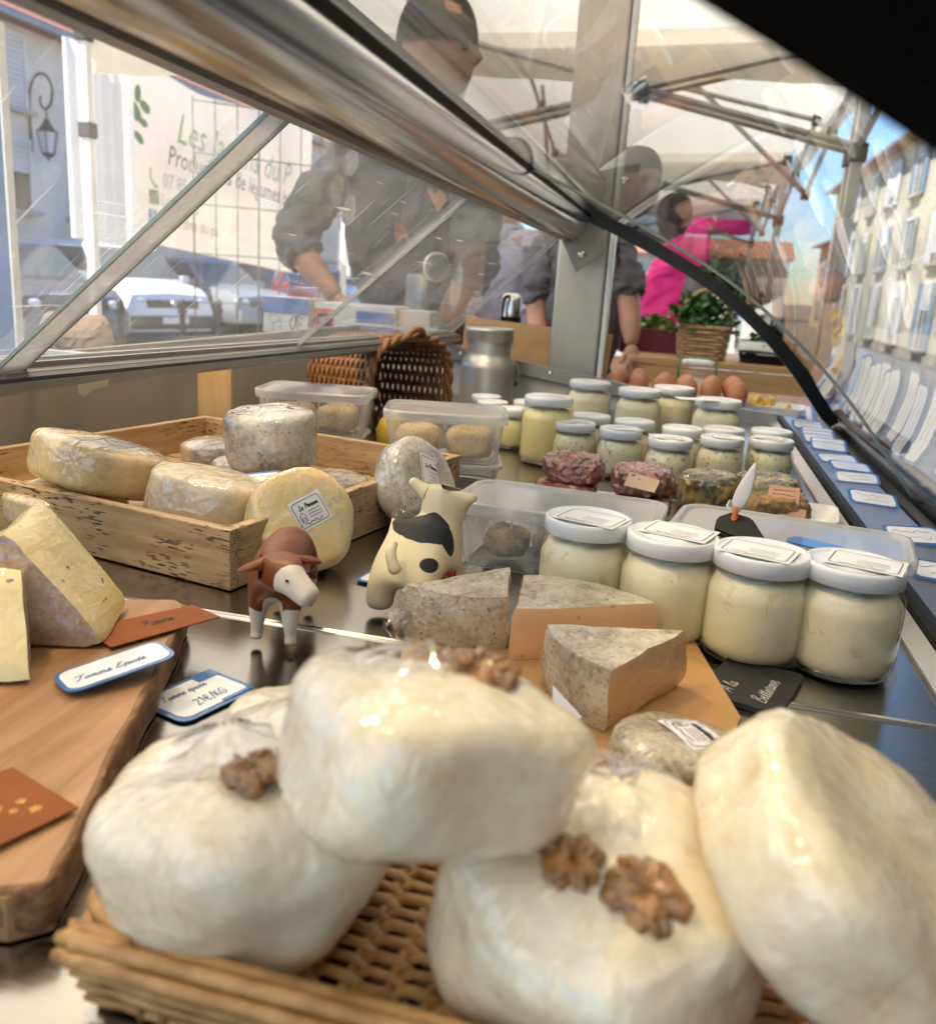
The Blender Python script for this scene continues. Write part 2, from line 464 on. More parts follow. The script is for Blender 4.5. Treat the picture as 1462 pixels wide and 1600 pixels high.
M['white_plastic'] = plain('white_plastic', (.78, .78, .76), .35, 0, .04)
M['endwall'] = plain('white_end_panel', (.66, .67, .64), .35, 0, .05)
M['glass'] = glossy_thin('curved_glass', (.96, .975, .97), 1.1, 0.0, .006)
M['plexi'] = glossy_thin('scratched_acrylic', (.96, .97, .98), 1.0, .02, .115, (.86, .89, .95), 1.49, .30)
M['frost'] = glossy_thin('frosted_acrylic_edge', (.8, .8, .8), .8, .25, .62, (.72, .72, .73), 1.4)
M['glassedge'] = plain('glass_edge', (.30, .36, .35), .1, 0, .1)

# ------------------------------------------------------------------ ground
M['pavement'] = plain('pale_pavement', (.23, .215, .19), .85, 0, .15, 3, .4, 60, .004)
M['asphalt'] = plain('asphalt', (.075, .075, .08), .85, 0, .25, 6, .5, 90, .004)
bm = B(); bmesh.ops.create_grid(bm, x_segments=2, y_segments=2, size=600); g = obj('ground', bm, M['pavement'], loc=(0, 0, GROUND)); tag(g, kind='structure')
bm = B(); box(bm, (-11.2, 25, GROUND + .004), (5.2, 70, .004)); tag(obj('road', bm, M['asphalt']), kind='structure')
bm = B(); box(bm, (-1.75, 1.4, GROUND + .13), (1.9, 3.4, .26), bev=.01)
M['deckwood'] = wood('trailer_floor_ply', (.20, .14, .09), (.32, .23, .15), 3, 1)
tag(obj('trailer_floor', bm, M['deckwood']), kind='structure')

# ------------------------------------------------------------------ the display case
case = thing('display_case', 'long steel refrigerated display case with curved glass front and chrome top tube', 'display case', (0, 0, 0))
Y0, Y1 = -.30, 2.10
# steel floor trays, seam at Y = .60
for (a, b) in ((-.30, .597), (.603, 1.198), (1.204, 2.095)):
    bm = B(); box(bm, (-.278, (a + b) / 2, FLOOR - .006), (1.0, b - a, .012), bev=.003)
    obj('floor_tray', bm, M['floor_steel'], case)
for y in (.6, 1.201):
    bm = B(); tube(bm, [(-.777, y, FLOOR - .0022), (.221, y, FLOOR - .0022)], .0032, 8)
    obj('tray_seam', bm, M['steel'], case, smooth=True)
bm = B(); box(bm, (-.26, .9, .36), (1.04, 2.36, 1.04), bev=.01); obj('cabinet', bm, M['endwall'], case)
M['wallsteel'] = plain('dull_wall_steel', (.34, .31, .255), .5, .25, .25, 3)
bm = B(); box(bm, (-.786, .9, .9745), (.012, 2.4, .149)); obj('back_wall', bm, M['wallsteel'], case)
for y in (-.25, .95, 2.05):
    bm = B(); box(bm, (-.6795, y, 1.0535), (.224, .02, .005)); obj('sill_bracket', bm, M['steel'], case)
# back sill: profile with groove
def sill_drop(bm):
    for v in bm.verts: v.co.z += .006 - .0193 * (v.co.y - .63)
bm = B()
xz_extrude(bm, [(-.565, 1.050), (-.528, 1.050), (-.525, 1.053), (-.525, 1.060), (-.53, 1.063), (-.534, 1.063), (-.534, 1.067), (-.541, 1.069), (-.541, 1.074), (-.548, 1.074), (-.548, 1.066), (-.556, 1.066), (-.556, 1.076), (-.565, 1.076)], Y0, 2.1)
sill_drop(bm); obj('back_sill', bm, M['alu'], case)
bm = B(); xz_extrude(bm, [(-.5335, 1.0635), (-.5255, 1.0605), (-.5255, 1.064), (-.5335, 1.0665)], Y0, 2.1); sill_drop(bm); obj('sill_seal', bm, M['darkgrey'], case)
bm = B(); box(bm, (-1.00, .9, .97), (.40, 2.4, .03), bev=.004); obj('worktop', bm, M['steel'], case)
# a scrap of torn tape under the sill
bm = B(); prism(bm, [(0, 0), (.045, .001), (.043, -.005), (.022, -.006), (.010, -.011), (.002, -.008)], 0, .0004)
M['tape'] = plain('old_tape', (.62, .58, .42), .6)
obj('tape_scrap', bm, M['tape'], case, loc=(-.5242, .69, 1.058), rot=(R_(90), 0, R_(90)))
M['channel'] = plain('dark_channel', (.24, .22, .20), .4, .4, .1)
# top tube
prof = []
for k in range(40):
    a = 2 * math.pi * k / 40
    prof.append((-.284 + .0415 * math.cos(a), 1.3145 + .0415 * math.sin(a)))
bm = B(); xz_extrude(bm, prof, Y0, 2.085); obj('top_tube', bm, M['chrome'], case, autosmooth=40)
bm = B(); xz_extrude(bm, [(-.3205, 1.2905), (-.309, 1.2775), (-.293, 1.2712), (-.278, 1.2705), (-.278, 1.2750), (-.297, 1.2775), (-.3145, 1.2905)], Y0, 2.085); obj('tube_channel', bm, M['channel'], case)
ARC = [(-.262, 1.338), (-.185, 1.307), (-.066, 1.254), (.053, 1.19), (.145, 1.122), (.224, 1.049), (.283, .981), (.338, .912)]
arc = [(p.x, p.z) for p in smooth_pts([(x, 0, z) for x, z in ARC], 8)]
def arc_off(d):
    out = []
    for i, (x, z) in enumerate(arc):
        a = arc[max(0, i - 1)]; b = arc[min(len(arc) - 1, i + 1)]
        tx, tz = b[0] - a[0], b[1] - a[1]; l = math.hypot(tx, tz)
        out.append((x - d * tz / l, z + d * tx / l))
    return out
def arc_band(bm, d0, d1, y0, y1):
    A, C = arc_off(d0), arc_off(d1)
    rows = []
    for (p, q) in zip(A, C):
        rows.append([Vector((p[0], y0, p[1])), Vector((q[0], y0, q[1])), Vector((q[0], y1, q[1])), Vector((p[0], y1, p[1]))])
    loft(bm, rows); bmesh.ops.recalc_face_normals(bm, faces=bm.faces)
bm = B(); arc_band(bm, -.014, .022, 2.075, 2.10); obj('end_frame', bm, M['blackgloss'], case, autosmooth=30)
bm = B(); arc_band(bm, -.002, .085, .150, .180); obj('end_frame', bm, plain('near_black_frame', (.0015, .0015, .002), .9, 0, .1, 30, spec=.03), case, autosmooth=30)
bm = B(); xz_extrude(bm, [(-.262, 1.3505), (-.247, 1.347), (-.238, 1.333), (-.248, 1.327), (-.2585, 1.331)], .181, 2.074); obj('glass_seal', bm, M['black'], case)
# curved glass, two panes with a joint at Y=1.33
def pane(y0, y1):
    bm = B(); prev = None
    for (x, z) in arc:
        cur = (bm.verts.new((x, y0, z)), bm.verts.new((x, y1, z)))
        if prev: bm.faces.new((prev[0], prev[1], cur[1], cur[0]))
        prev = cur
    o = obj('glass_pane', bm, M['glass'], case, smooth=True)
    return o
for (a, b) in ((.181, 1.328), (1.332, 2.074)):
    pane(a, b)
for y in (1.327, 1.3335):
    bm = B(); arc_band(bm, -.0022, .0022, y, y + .0012); obj('pane_edge', bm, M['glassedge'], case, smooth=True)
# price rail
bm = B(); xz_extrude(bm, [(.222, .80), (.222, .918), (.226, .921), (.300, .917), (.304, .913), (.304, .80)], Y0, 2.09); obj('price_rail', bm, M['greyrail'], case)
bm = B(); xz_extrude(bm, [(.2195, .895), (.2195, .919), (.2225, .9225), (.2305, .9222), (.2305, .9212), (.2215, .918), (.2215, .895)], Y0, 2.09); obj('rail_edge', bm, M['black'], case)
bm = B(); xz_extrude(bm, [(.3045, .80), (.3045, .918), (.312, .925), (.318, .918), (.318, .905), (.336, .900), (.345, .918), (.360, .915), (.364, .80)], Y0, 2.085); obj('glass_channel', bm, M['blackgloss'], case)
bm = B(); xz_extrude(bm, [(.205, .9003), (.205, .904), (.219, .912), (.219, .9003)], Y0, 2.09); obj('floor_trim', bm, M['steel'], case)
# far end wall, sloping top, rail and bolts
bm = B(); xz_extrude(bm, [(-.78, .9003), (.221, .9003), (.221, .903), (.10, .908), (-.164, .945), (-.573, .998), (-.78, 1.022)], 2.096, 2.116); obj('end_wall', bm, M['endwall'], case)
bm = B()
tp = [(.221, .896), (.10, .901), (-.164, .938), (-.573, .991), (-.78, 1.015)]
xz_extrude(bm, tp + [(x, z + .030) for x, z in tp[::-1]], 2.080, 2.0955); obj('end_rail', bm, M['alu'], case)
for x, z in ((-.52, 1.0), (-.30, .972)):
    bm = B(); lathe(bm, [(0, 0.004), (.004, .0035), (.006, 0), (.006, -.003)], 12); obj('bolt', bm, M['chrome'], case, smooth=True, loc=(x, 2.079, z), rot=(R_(90), 0, 0))
# bracket plate between tube and post
bm = B(); prism(bm, [(-.335, 1.335), (-.215, 1.345), (-.200, 1.255), (-.262, 1.205)], 0, .006, M=Matrix(((1, 0, 0, 0), (0, 0, 1, 2.086), (0, 1, 0, 0), (0, 0, 0, 1))))
bmesh.ops.recalc_face_normals(bm, faces=bm.faces)
br = obj('bracket', bm, plain('bracket_steel', (.20, .19, .17), .4, .8, .1), case)
for x, z in ((-.27, 1.285), (-.252, 1.245)):
    bm = B(); lathe(bm, [(0, 0.007), (.006, .0065), (.009, .002), (.010, 0)], 14); obj('bolt', bm, M['chrome'], br, smooth=True, loc=(x, 2.085, z), rot=(R_(90), 0, 0))
# sloped sliding acrylic doors
def slope_pt(s, off=0.0):      # s 0 top .. 1 bottom ; off along the inward normal
    a, b = Vector((-.300, 1.280)), Vector((-.5445, 1.0695)); d = (b - a); n = Vector((-d.y, d.x)).normalized()
    return a + d * s + n * off
def sheet(y0, y1, off):
    bm = B(); p, q = slope_pt(0, off), slope_pt(1, off)
    dz = lambda y: .006 - .0193 * (y - .63)
    vs = [bm.verts.new((p.x, y0, p.y)), bm.verts.new((p.x, y1, p.y)), bm.verts.new((q.x, y1, q.y + dz(y1))), bm.verts.new((q.x, y0, q.y + dz(y0)))]
    bm.faces.new(vs)
    return obj('sliding_door', bm, M['plexi'], case)
def strip(door, y0, y1, off, mat):
    dz = .006 - .0193 * (y0 - .63); bm = B(); p, q = slope_pt(0.004, off), slope_pt(.996, off); p2, q2 = slope_pt(0.004, off + .003), slope_pt(.996, off + .003)
    loft(bm, [[Vector((p.x, y0, p.y)), Vector((p2.x, y0, p2.y)), Vector((p2.x, y1, p2.y)), Vector((p.x, y1, p.y))],
              [Vector((q.x, y0, q.y + dz)), Vector((q2.x, y0, q2.y + dz)), Vector((q2.x, y1, q2.y + dz)), Vector((q.x, y1, q.y + dz))]])
    bmesh.ops.recalc_face_normals(bm, faces=bm.faces)
    obj('edge_strip', bm, mat, door)
dA = sheet(Y0, .645, .000); strip(dA, .612, .642, .002, M['frost']); strip(dA, .6425, .6445, .002, M['glassedge']); strip(dA, .6095, .6115, .002, M['glassedge'])
dB = sheet(.60, 1.225, -.006); strip(dB, 1.205, 1.222, -.004, M['frost'])
dC = sheet(1.19, 2.06, .000); strip(dC, 2.05, 2.056, .002, M['glassedge']); strip(dC, 1.192, 1.196, .002, M['frost'])

# steel post behind the far end
bm = B(); box(bm, (-.262, 2.215, 1.75), (.118, .07, 1.75), bev=.006)
post = thing('steel_post', 'square brushed steel post rising behind the far end of the case', 'post', (0, 0, 0))
obj('shaft', bm, M['post_steel'], post)
bm = B(); box(bm, (-.194, 2.20, 1.75), (.012, .05, 1.75), bev=.003); obj('edge_trim', bm, M['white_plastic'], post)

# ------------------------------------------------------------------ tents
def fabric(name, col, trans=.55):
    m = bpy.data.materials.new(name); t = NT(m); t.n.remove(t.bsdf)
    c = t.ramp(t.noise(3, 4, .6, rnd=False), [(.3, [x * .93 for x in col]), (.7, col)])
    d = t.new('BsdfDiffuse'); l = t.new('BsdfTranslucent'); t.l.new(c, d.inputs[0]); t.l.new(c, l.inputs[0])
    x = t.new('MixShader'); x.inputs[0].default_value = trans; t.l.new(d.outputs[0], x.inputs[1]); t.l.new(l.outputs[0], x.inputs[2])
    t.l.new(x.outputs[0], t.out.inputs[0]); return m
M['canvas'] = fabric('white_tent_canvas', (.88, .84, .74))
M['tentmetal'] = plain('tent_frame', (.42, .41, .39), .4, .5, .1)
M['tentclip'] = plain('tent_clip', (.045, .042, .04), .5)
def tent(y0, label, cloth='canvas', x0=-2.70, x1=.55, ez=2.13, pk=.95):
    t = thing('market_tent', label, 'tent', ((x0 + x1) / 2, y0 + 1.5, GROUND), group='white market tents in a row')
    w = (x1 - x0) / 2; d = 1.5; e = ez - GROUND
    cs = [(-w, -d), (w, -d), (w, d), (-w, d)]
    bm = B(); N = 10
    for s in range(4):
        a, b = Vector((*cs[s], 0)), Vector((*cs[(s + 1) % 4], 0)); grid = []
        for i in range(N + 1):
            f = i / N; row = []
            for j in range(N + 1):
                g = j / N
                p = a.lerp(b, g) * (1 - f)
                sag = -.11 * math.sin(math.pi * g) * (1 - f) * math.sin(math.pi * min(1, .15 + f)) - .05 * math.sin(math.pi * f)
                row.append(bm.verts.new((p.x, p.y, e + .03 + pk * f + sag)))
            grid.append(row)
        for i in range(N):
            for j in range(N):
                bm.faces.new((grid[i][j], grid[i][j + 1], grid[i + 1][j + 1], grid[i + 1][j]))
    bmesh.ops.remove_doubles(bm, verts=bm.verts, dist=.0005)
    obj('canopy', bm, M[cloth], t, smooth=True)
    for s in range(3):
        a, b = Vector((*cs[s], 0)), Vector((*cs[(s + 1) % 4], 0)); out = (a + b).normalized() * .02; bm = B(); pv = None
        for j in range(13):
            p = a.lerp(b, j / 12) + out; cur = (bm.verts.new((p.x, p.y, e + .035)), bm.verts.new((p.x, p.y, e - .17 - .012 * math.sin(j * 1.7))))
            if pv: bm.faces.new((pv[0], cur[0], cur[1], pv[1]))
            pv = cur
        obj('valance', bm, M[cloth], t, smooth=True)
    for c in (cs[1:] if y0 > 3 else cs):
        bm = B(); x, y = c[0] * .985, c[1] * .985
        box(bm, (x, y, e / 2), (.04, .04, e), bev=.004); lg = obj('leg', bm, M['canvas_leg'], t)
        for dz in (.03, .42):
            bm = B(); box(bm, (x, y, e - dz), (.06, .06, .065), bev=.006); obj('clip', bm, M['tentclip'], lg)
    def bar(p, q, r=.013): 
        bm = B(); tube(bm, [p, q], r, 4); obj('truss_bar', bm, M['tentmetal'], t)
    def hub(p):
        bm = B(); box(bm, p, (.045, .045, .055), bev=.008); obj('joint', bm, M['tentclip'], t)
    for s in (0, 1, 2):
        a, b = Vector((*cs[s], 0)) * .985, Vector((*cs[(s + 1) % 4], 0)) * .985; m_ = (a + b) / 2
        hi, lo = e - .03, e - .40
        V = lambda v, z: Vector((v.x, v.y, z))
        for u, v in ((a, m_), (m_, b)):
            if (u + v).x < -.2: continue
            bar(V(u, hi), V(v, lo)); bar(V(u, lo), V(v, hi)); hub(V((u + v) / 2, (hi + lo) / 2))
        hub(V(m_, hi)); hub(V(m_, lo))
        bar(V(m_, hi), Vector((0, 0, e + .30))); bar(V(m_, lo), V(m_ * .5, e + .27)); hub(V(m_ * .5, e + .15))
    bm = B(); tube(bm, [(0, 0, e + .2), (0, 0, e + pk - .06)], .018, 8); obj('centre_pole', bm, M['tentmetal'], t)
    hub((0, 0, e + .3)); hub((0, 0, e + .22))
    return t
M['canvas_leg'] = plain('white_tent_leg', (.74, .74, .72), .4, 0, .05)
tent(-2.32, 'white market tent overhead, the one nearest the camera end of the case')
tent(.70, 'white market tent whose roof covers the far half of the case')
tent(3.78, 'white market tent just beyond the far end of the case, over the vegetable stall')
tent(6.86, 'farthest white market tent, behind the vegetable stall', pk=.9)

# ------------------------------------------------------------------ houses
M['greywall'] = plain('grey_render', (.60, .57, .53), .9, 0, .10, 2, .3, 50, .004)
M['creamwall'] = plain('cream_render', (.42, .39, .32), .9, 0, .25, 1.2, .3, 50, .004)
M['ochrewall'] = plain('ochre_render', (.58, .48, .30), .9, 0, .08, 2)
M['whitewall'] = plain('white_render', (.62, .62, .60), .9, 0, .06, 2)
M['windowglass'] = plain('window_glass', (.03, .04, .05), .06, 0, .2, 2)
M['windowframe'] = plain('window_frame', (.62, .62, .62), .5, 0, .05)
M['shutter'] = plain('roller_shutter', (.55, .55, .57), .6, 0, .05)
M['stonesill'] = plain('stone_sill', (.36, .35, .34), .8, 0, .1)
M['rooftile'] = plain('roof_tiles', (.30, .13, .08), .85, 0, .3, 30, .5, 80, .01)
M['gutter'] = plain('zinc_gutter', (.30, .31, .33), .5, .5)
M['shutter_blue'] = plain('blue_grey_shutter', (.16, .22, .30), .6, 0, .08); M['shutter_grey'] = plain('grey_green_shutter', (.25, .27, .24), .6, 0, .08)
def facade(name, label, x, y0, y1, h, face, wins, mat, depth=6.0, roofh=1.6, roof='rooftile', sill=True):
    """wall plane at X=x facing face (+1 / -1); wins: (y, z, w, h, shutter fraction)"""
    t = thing(name, label, 'building', (x, (y0 + y1) / 2, GROUND)); L = y1 - y0
    bm = B(); box(bm, (-face * depth / 2, 0, h / 2), (depth, L, h)); obj('wall', bm, mat, t)
    bm = B(); prism(bm, [(.45 * face, h), (-face * depth / 2, h + roofh), (-face * (depth + .3), h), (-face * (depth + .3), h - .12), (.45 * face, h - .12)][::-int(face)], -L / 2 - .2, L / 2 + .2, M=Matrix(((1, 0, 0, 0), (0, 0, 1, 0), (0, 1, 0, 0), (0, 0, 0, 1))))
    bmesh.ops.recalc_face_normals(bm, faces=bm.faces); r = obj('roof', bm, M[roof], t)
    bm = B(); box(bm, (face * .5, 0, h - .1), (.12, L + .3, .12), bev=.03); obj('gutter', bm, M['gutter'], r)
    for (y, z, w, wh, sh) in wins:
        yy = y - (y0 + y1) / 2; zz = z - GROUND
        bm = B()
        for sy in (-1, 1): box(bm, (face * .02, yy + sy * (w / 2 + .04), zz), (.08, .08, wh + .16))
        box(bm, (face * .02, yy, zz + wh / 2 + .04), (.08, w, .08)); box(bm, (face * .015, yy, zz), (.05, .06, wh))
        wn_ = obj('window', bm, M['windowframe'], t)
        bm = B(); box(bm, (face * .006, yy, zz), (.02, w, wh)); obj('pane', bm, M['windowglass'], wn_)
        if sh > 0:
            bm = B(); n = max(3, int(wh * sh / .09))
            for k in range(n): box(bm, (face * .032, yy, zz + wh / 2 - (k + .5) * wh * sh / n), (.03, w - .02, wh * sh / n * .9))
            obj('shutter', bm, M['shutter'], wn_)
        if face < 0:
            for sy in (-1, 1):
                bm = B(); box(bm, (face * .05, yy + sy * (w * .5 + .30), zz), (.05, .42, wh + .08))
                obj('side_shutter', bm, M[('shutter_blue', 'shutter_grey', 'shutter')[int(abs(y * 3 + z)) % 3]], wn_)
        if sill:
            bm = B(); box(bm, (face * .08, yy, zz - wh / 2 - .05), (.22, w + .35, .09), bev=.01); obj('sill', bm, M['stonesill'], wn_)
    return t
wl_ = [(y, z, 1.05, 1.25, s) for y, z, s in ((15.3, 4.45, 1.0), (15.3, 2.6, .45), (17.9, 4.35, .5), (17.6, 2.55, .3), (20.3, 4.35, .7), (20.3, 2.55, 0), (23, 4.35, 1), (23, 2.55, .6), (26, 4.35, .4), (26, 2.55, .2), (12, 4.35, .4), (12, 2.55, .8), (29, 2.55, .5), (29, 4.35, .3))]
facade('grey_house', 'grey rendered house with roller shutters behind the parked cars', -12.9, 9.5, 32, 5.6, 1, wl_, M['greywall'], roofh=1.9)
wr = []
for k in range(6):
    for z in (1.0, 3.1, 5.2): wr.append((26.8 + k * 3.6, z, .9, 1.35 if z > 2 else 1.7, (.0, .5, .25, 1)[(k + int(z)) % 4] * .8))
facade('cream_house', 'sunlit cream town house with rows of windows beyond the curved glass', 6.2, 25, 47.5, 6.6, -1, wr, M['creamwall'], roofh=1.7)
wr = [(50 + k * 3, z, 1, 1.4, .4) for k in range(4) for z in (1.2, 3.2)]
facade('ochre_house', 'smaller ochre house at the far end of the street', 7.6, 48, 62, 4.9, -1, wr, M['ochrewall'], roofh=1.5)
# row of houses closing the square far behind
def far_house(name, label, x, y, w, h, mat, rows, cols, roofh=1.3):
    t = thing(name, label, 'building', (x, y, GROUND))
    bm = B(); box(bm, (0, 3, h / 2), (w, 6, h)); obj('wall', bm, mat, t)
    bm = B(); prism(bm, [(-.5, h - .1), (3, h + roofh), (6.4, h - .1)], -w / 2 - .3, w / 2 + .3, M=Matrix(((0, 0, 1, 0), (1, 0, 0, 0), (0, 1, 0, 0), (0, 0, 0, 1))))
    bmesh.ops.recalc_face_normals(bm, faces=bm.faces); obj('roof', bm, M['rooftile'], t)
    for i in range(cols):
        for j in range(rows):
            xx = (i + .5) / cols * w - w / 2; zz = 1.3 + j * 2.5
            bm = B(); box(bm, (xx, -.02, zz), (1.1, .08, 1.5)); f = obj('window', bm, M['windowframe'], t)
            bm = B(); box(bm, (xx, -.07, zz), (.9, .03, 1.3)); obj('pane', bm, M['windowglass'], f)
far_house('white_house', 'low white house with a red tiled roof seen past the second seller', -12, 62, 9, 3.6, M['whitewall'], 1, 3, 1.6)
far_house('terrace_house', 'pale terrace house far behind the vegetable stall', -2.2, 66, 9.5, 4.2, M['creamwall'], 1, 3)
far_house('end_house', 'white house closing the square behind the striped cloth', 3.6, 70, 6, 4.4, M['whitewall'], 1, 2)
far_house('corner_house', 'large grey-white house far behind the parked cars', -22, 58, 9, 5.5, M['whitewall'], 2, 3)
# ------------------------------------------------------------------ food materials
def m_fresh():
    m = bpy.data.materials.new('fresh_white_cheese'); t = NT(m)
    c = t.ramp(t.noise(34, 6, .7), [(.30, (.70, .54, .32)), (.44, (.79, .67, .46)), (.62, (.84, .77, .60))])
    c = t.mix(t.ramp(t.noise(75, 2, .5), [(.66, 0), (.76, .45)]), c, (.62, .46, .25))
    t.set(col=c, rough=.5, sss=.25, sssr=(.02, .012, .006), ssss=.5, normal=t.bump(t.noise(70, 5, .65), .26, .003))
    h = t.noise(30, 4, .6, (1, 1, .5), dist=1.6)
    v = t.ramp(t.voro(30, (1, 1, .25), 'DISTANCE_TO_EDGE'), [(0, 1), (.1, 0)])
    tc = t.new('TexCoord'); sx = t.new('SeparateXYZ'); t.l.new(tc.outputs['Object'], sx.inputs[0])
    ang = t.math('ARCTAN2', sx.outputs[1], sx.outputs[0]); rad = t.math('SQRT', t.math('ADD', t.math('MULTIPLY', sx.outputs[0], sx.outputs[0]), t.math('MULTIPLY', sx.outputs[1], sx.outputs[1])))
    cx = t.new('CombineXYZ'); t.l.new(t.math('MULTIPLY', ang, 4.5), cx.inputs[0]); t.l.new(t.math('MULTIPLY', rad, 22.0), cx.inputs[1]); t.l.new(t.math('MULTIPLY', sx.outputs[2], 14.0), cx.inputs[2])
    n1 = t.new('TexNoise'); n1.inputs['Scale'].default_value = 0.9; n1.inputs['Detail'].default_value = 2; n1.inputs['Distortion'].default_value = .5; t.l.new(cx.outputs[0], n1.inputs['Vector'])
    ridge = t.math('POWER', t.math('SUBTRACT', 1.0, t.math('ABSOLUTE', t.math('MULTIPLY', t.math('SUBTRACT', n1.outputs['Fac'], .5), 5.0))), 3.0)
    n2 = t.noise(42, 2, .5, dist=1.0); r2 = t.math('POWER', t.math('MAXIMUM', t.math('SUBTRACT', 1.0, t.math('ABSOLUTE', t.math('MULTIPLY', t.math('SUBTRACT', n2, .5), 9.0))), 0.0), 2.0)
    hh = t.math('ADD', t.math('MULTIPLY', h, .50), t.math('ADD', t.math('MULTIPLY', t.math('MAXIMUM', ridge, 0.0), .07), t.math('MULTIPLY', r2, .09)))
    t.set(coat=1.0, coati=1.8, coatr=.04, coatn=t.bump(hh, .6, .008)); return m
M['fresh'] = m_fresh()
M['walnut'] = plain('walnut', (.30, .135, .032), .22, 0, .45, 120, .8, 160, .003, coat=.8, coatr=.08)
GOLD = [(.36, (.30, .25, .17)), (.45, (.54, .43, .26)), (.53, (.70, .50, .23)), (.64, (.72, .60, .38))]
M['gold'] = rind('golden_rind', GOLD, 34, True, .5)
M['goldwhite'] = rind('pale_golden_rind', [(.36, (.36, .33, .25)), (.44, (.66, .52, .28)), (.54, (.78, .52, .17)), (.66, (.80, .64, .36))], 34, True, .6)
M['beige'] = rind('beige_rind', [(.36, (.40, .30, .18)), (.48, (.58, .45, .28)), (.6, (.66, .56, .38)), (.7, (.70, .64, .50))], 40, True, .4, wstr=.75)
M['grey'] = rind('grey_rind', [(.36, (.15, .14, .12)), (.46, (.38, .35, .29)), (.56, (.56, .52, .43)), (.68, (.64, .61, .53))], 55, True, .6, specks=((.10, .10, .09), 300, .66))
M['greybrown'] = rind('grey_brown_rind', [(.36, (.12, .10, .08)), (.46, (.28, .23, .17)), (.56, (.42, .34, .24)), (.68, (.56, .50, .40))], 60, True, .6)
M['hay'] = rind('hay_coloured_rind', [(.36, (.15, .11, .065)), (.45, (.40, .32, .20)), (.55, (.58, .50, .36)), (.68, (.68, .63, .52))], 70, True, .9, specks=((.12, .12, .11), 260, .64))
M['mauve'] = rind('mauve_brown_rind', [(.36, (.20, .13, .09)), (.46, (.38, .26, .17)), (.56, (.50, .38, .31)), (.68, (.60, .52, .50))], 50, True, .6, wstr=.8)
def paste(name, c, dk, sp=None):
    m = bpy.data.materials.new(name); t = NT(m)
    col = t.ramp(t.noise(9, 4, .55), [(.3, dk), (.65, c)])
    if sp: col = t.mix(t.ramp(t.noise(130, 1, .4), [(.71, 0), (.74, .9)]), col, sp)
    t.set(col=col, rough=.5, sss=.15, sssr=(.02, .012, .006), ssss=.3)
    w = t.noise(45, 3, .6, (1, .35, 1), dist=1.5); v = t.ramp(t.voro(55, (1, .25, 1), 'DISTANCE_TO_EDGE'), [(0, 1), (.08, 0)])
    t.set(coat=1.0, coatr=.07, coati=1.75, coatn=t.bump(t.math('ADD', w, t.math('MULTIPLY', v, .10)), .85, .003)); return m
M['peach'] = paste('peach_paste', (.78, .51, .29), (.72, .44, .22), (.50, .26, .12))
M['yellow'] = paste('pale_yellow_paste', (.80, .65, .30), (.74, .57, .22), (.06, .055, .05))
M['paper'] = plain('label_paper', (.80, .79, .80), .55, 0, .03)
M['ink'] = plain('black_ink', (.02, .02, .022), .6, 0, .1)
M['blueink'] = plain('blue_ink', (.07, .14, .32), .5, 0, .1)
M['bluecard'] = plain('blue_card_border', (.035, .15, .42), .35, 0, .08, 20, coat=.6)
M['whitecard'] = plain('laminated_card', (.80, .81, .83), .3, 0, .03, 20, coat=.6)
M['browncard'] = plain('brown_card', (.25, .072, .014), .6, 0, .18, 12, spec=.2)
M['slate'] = plain('slate', (.018, .018, .019), .55, 0, .3, 40, .25, 120)
M['chalk'] = plain('chalk', (.62, .62, .60), .9)
M['cardboard'] = wood('cardboard', (.40, .24, .11), (.46, .29, .15), 3, 0, .8)
M['cratewood'] = wood('pale_crate_wood', (.38, .225, .10), (.66, .47, .26), 3.6, 0, .55, True)
M['blockwood'] = wood('pine_block', (.56, .34, .14), (.68, .46, .22), 3, 2, .5)
M['boardwood'] = wood('wooden_board', (.27, .13, .05), (.57, .34, .16), 2.2, 1, .5, False)
M['bark'] = wood('bark_edge', (.09, .038, .014), (.42, .22, .085), 5, 1, .65)
def m_wicker(name, c1, c2):
    m = bpy.data.materials.new(name); t = NT(m)
    t.set(col=t.ramp(t.noise(55, 4, .6), [(.3, c1), (.7, c2)]), rough=.42, normal=t.bump(t.noise(240, 3, .6), .3, .001)); return m
M['wicker'] = m_wicker('honey_wicker', (.28, .125, .035), (.60, .35, .13))
M['wickerdark'] = m_wicker('dark_wicker', (.16, .06, .018), (.38, .17, .05))
M['wickerpale'] = m_wicker('pale_wicker', (.34, .20, .09), (.54, .36, .19))

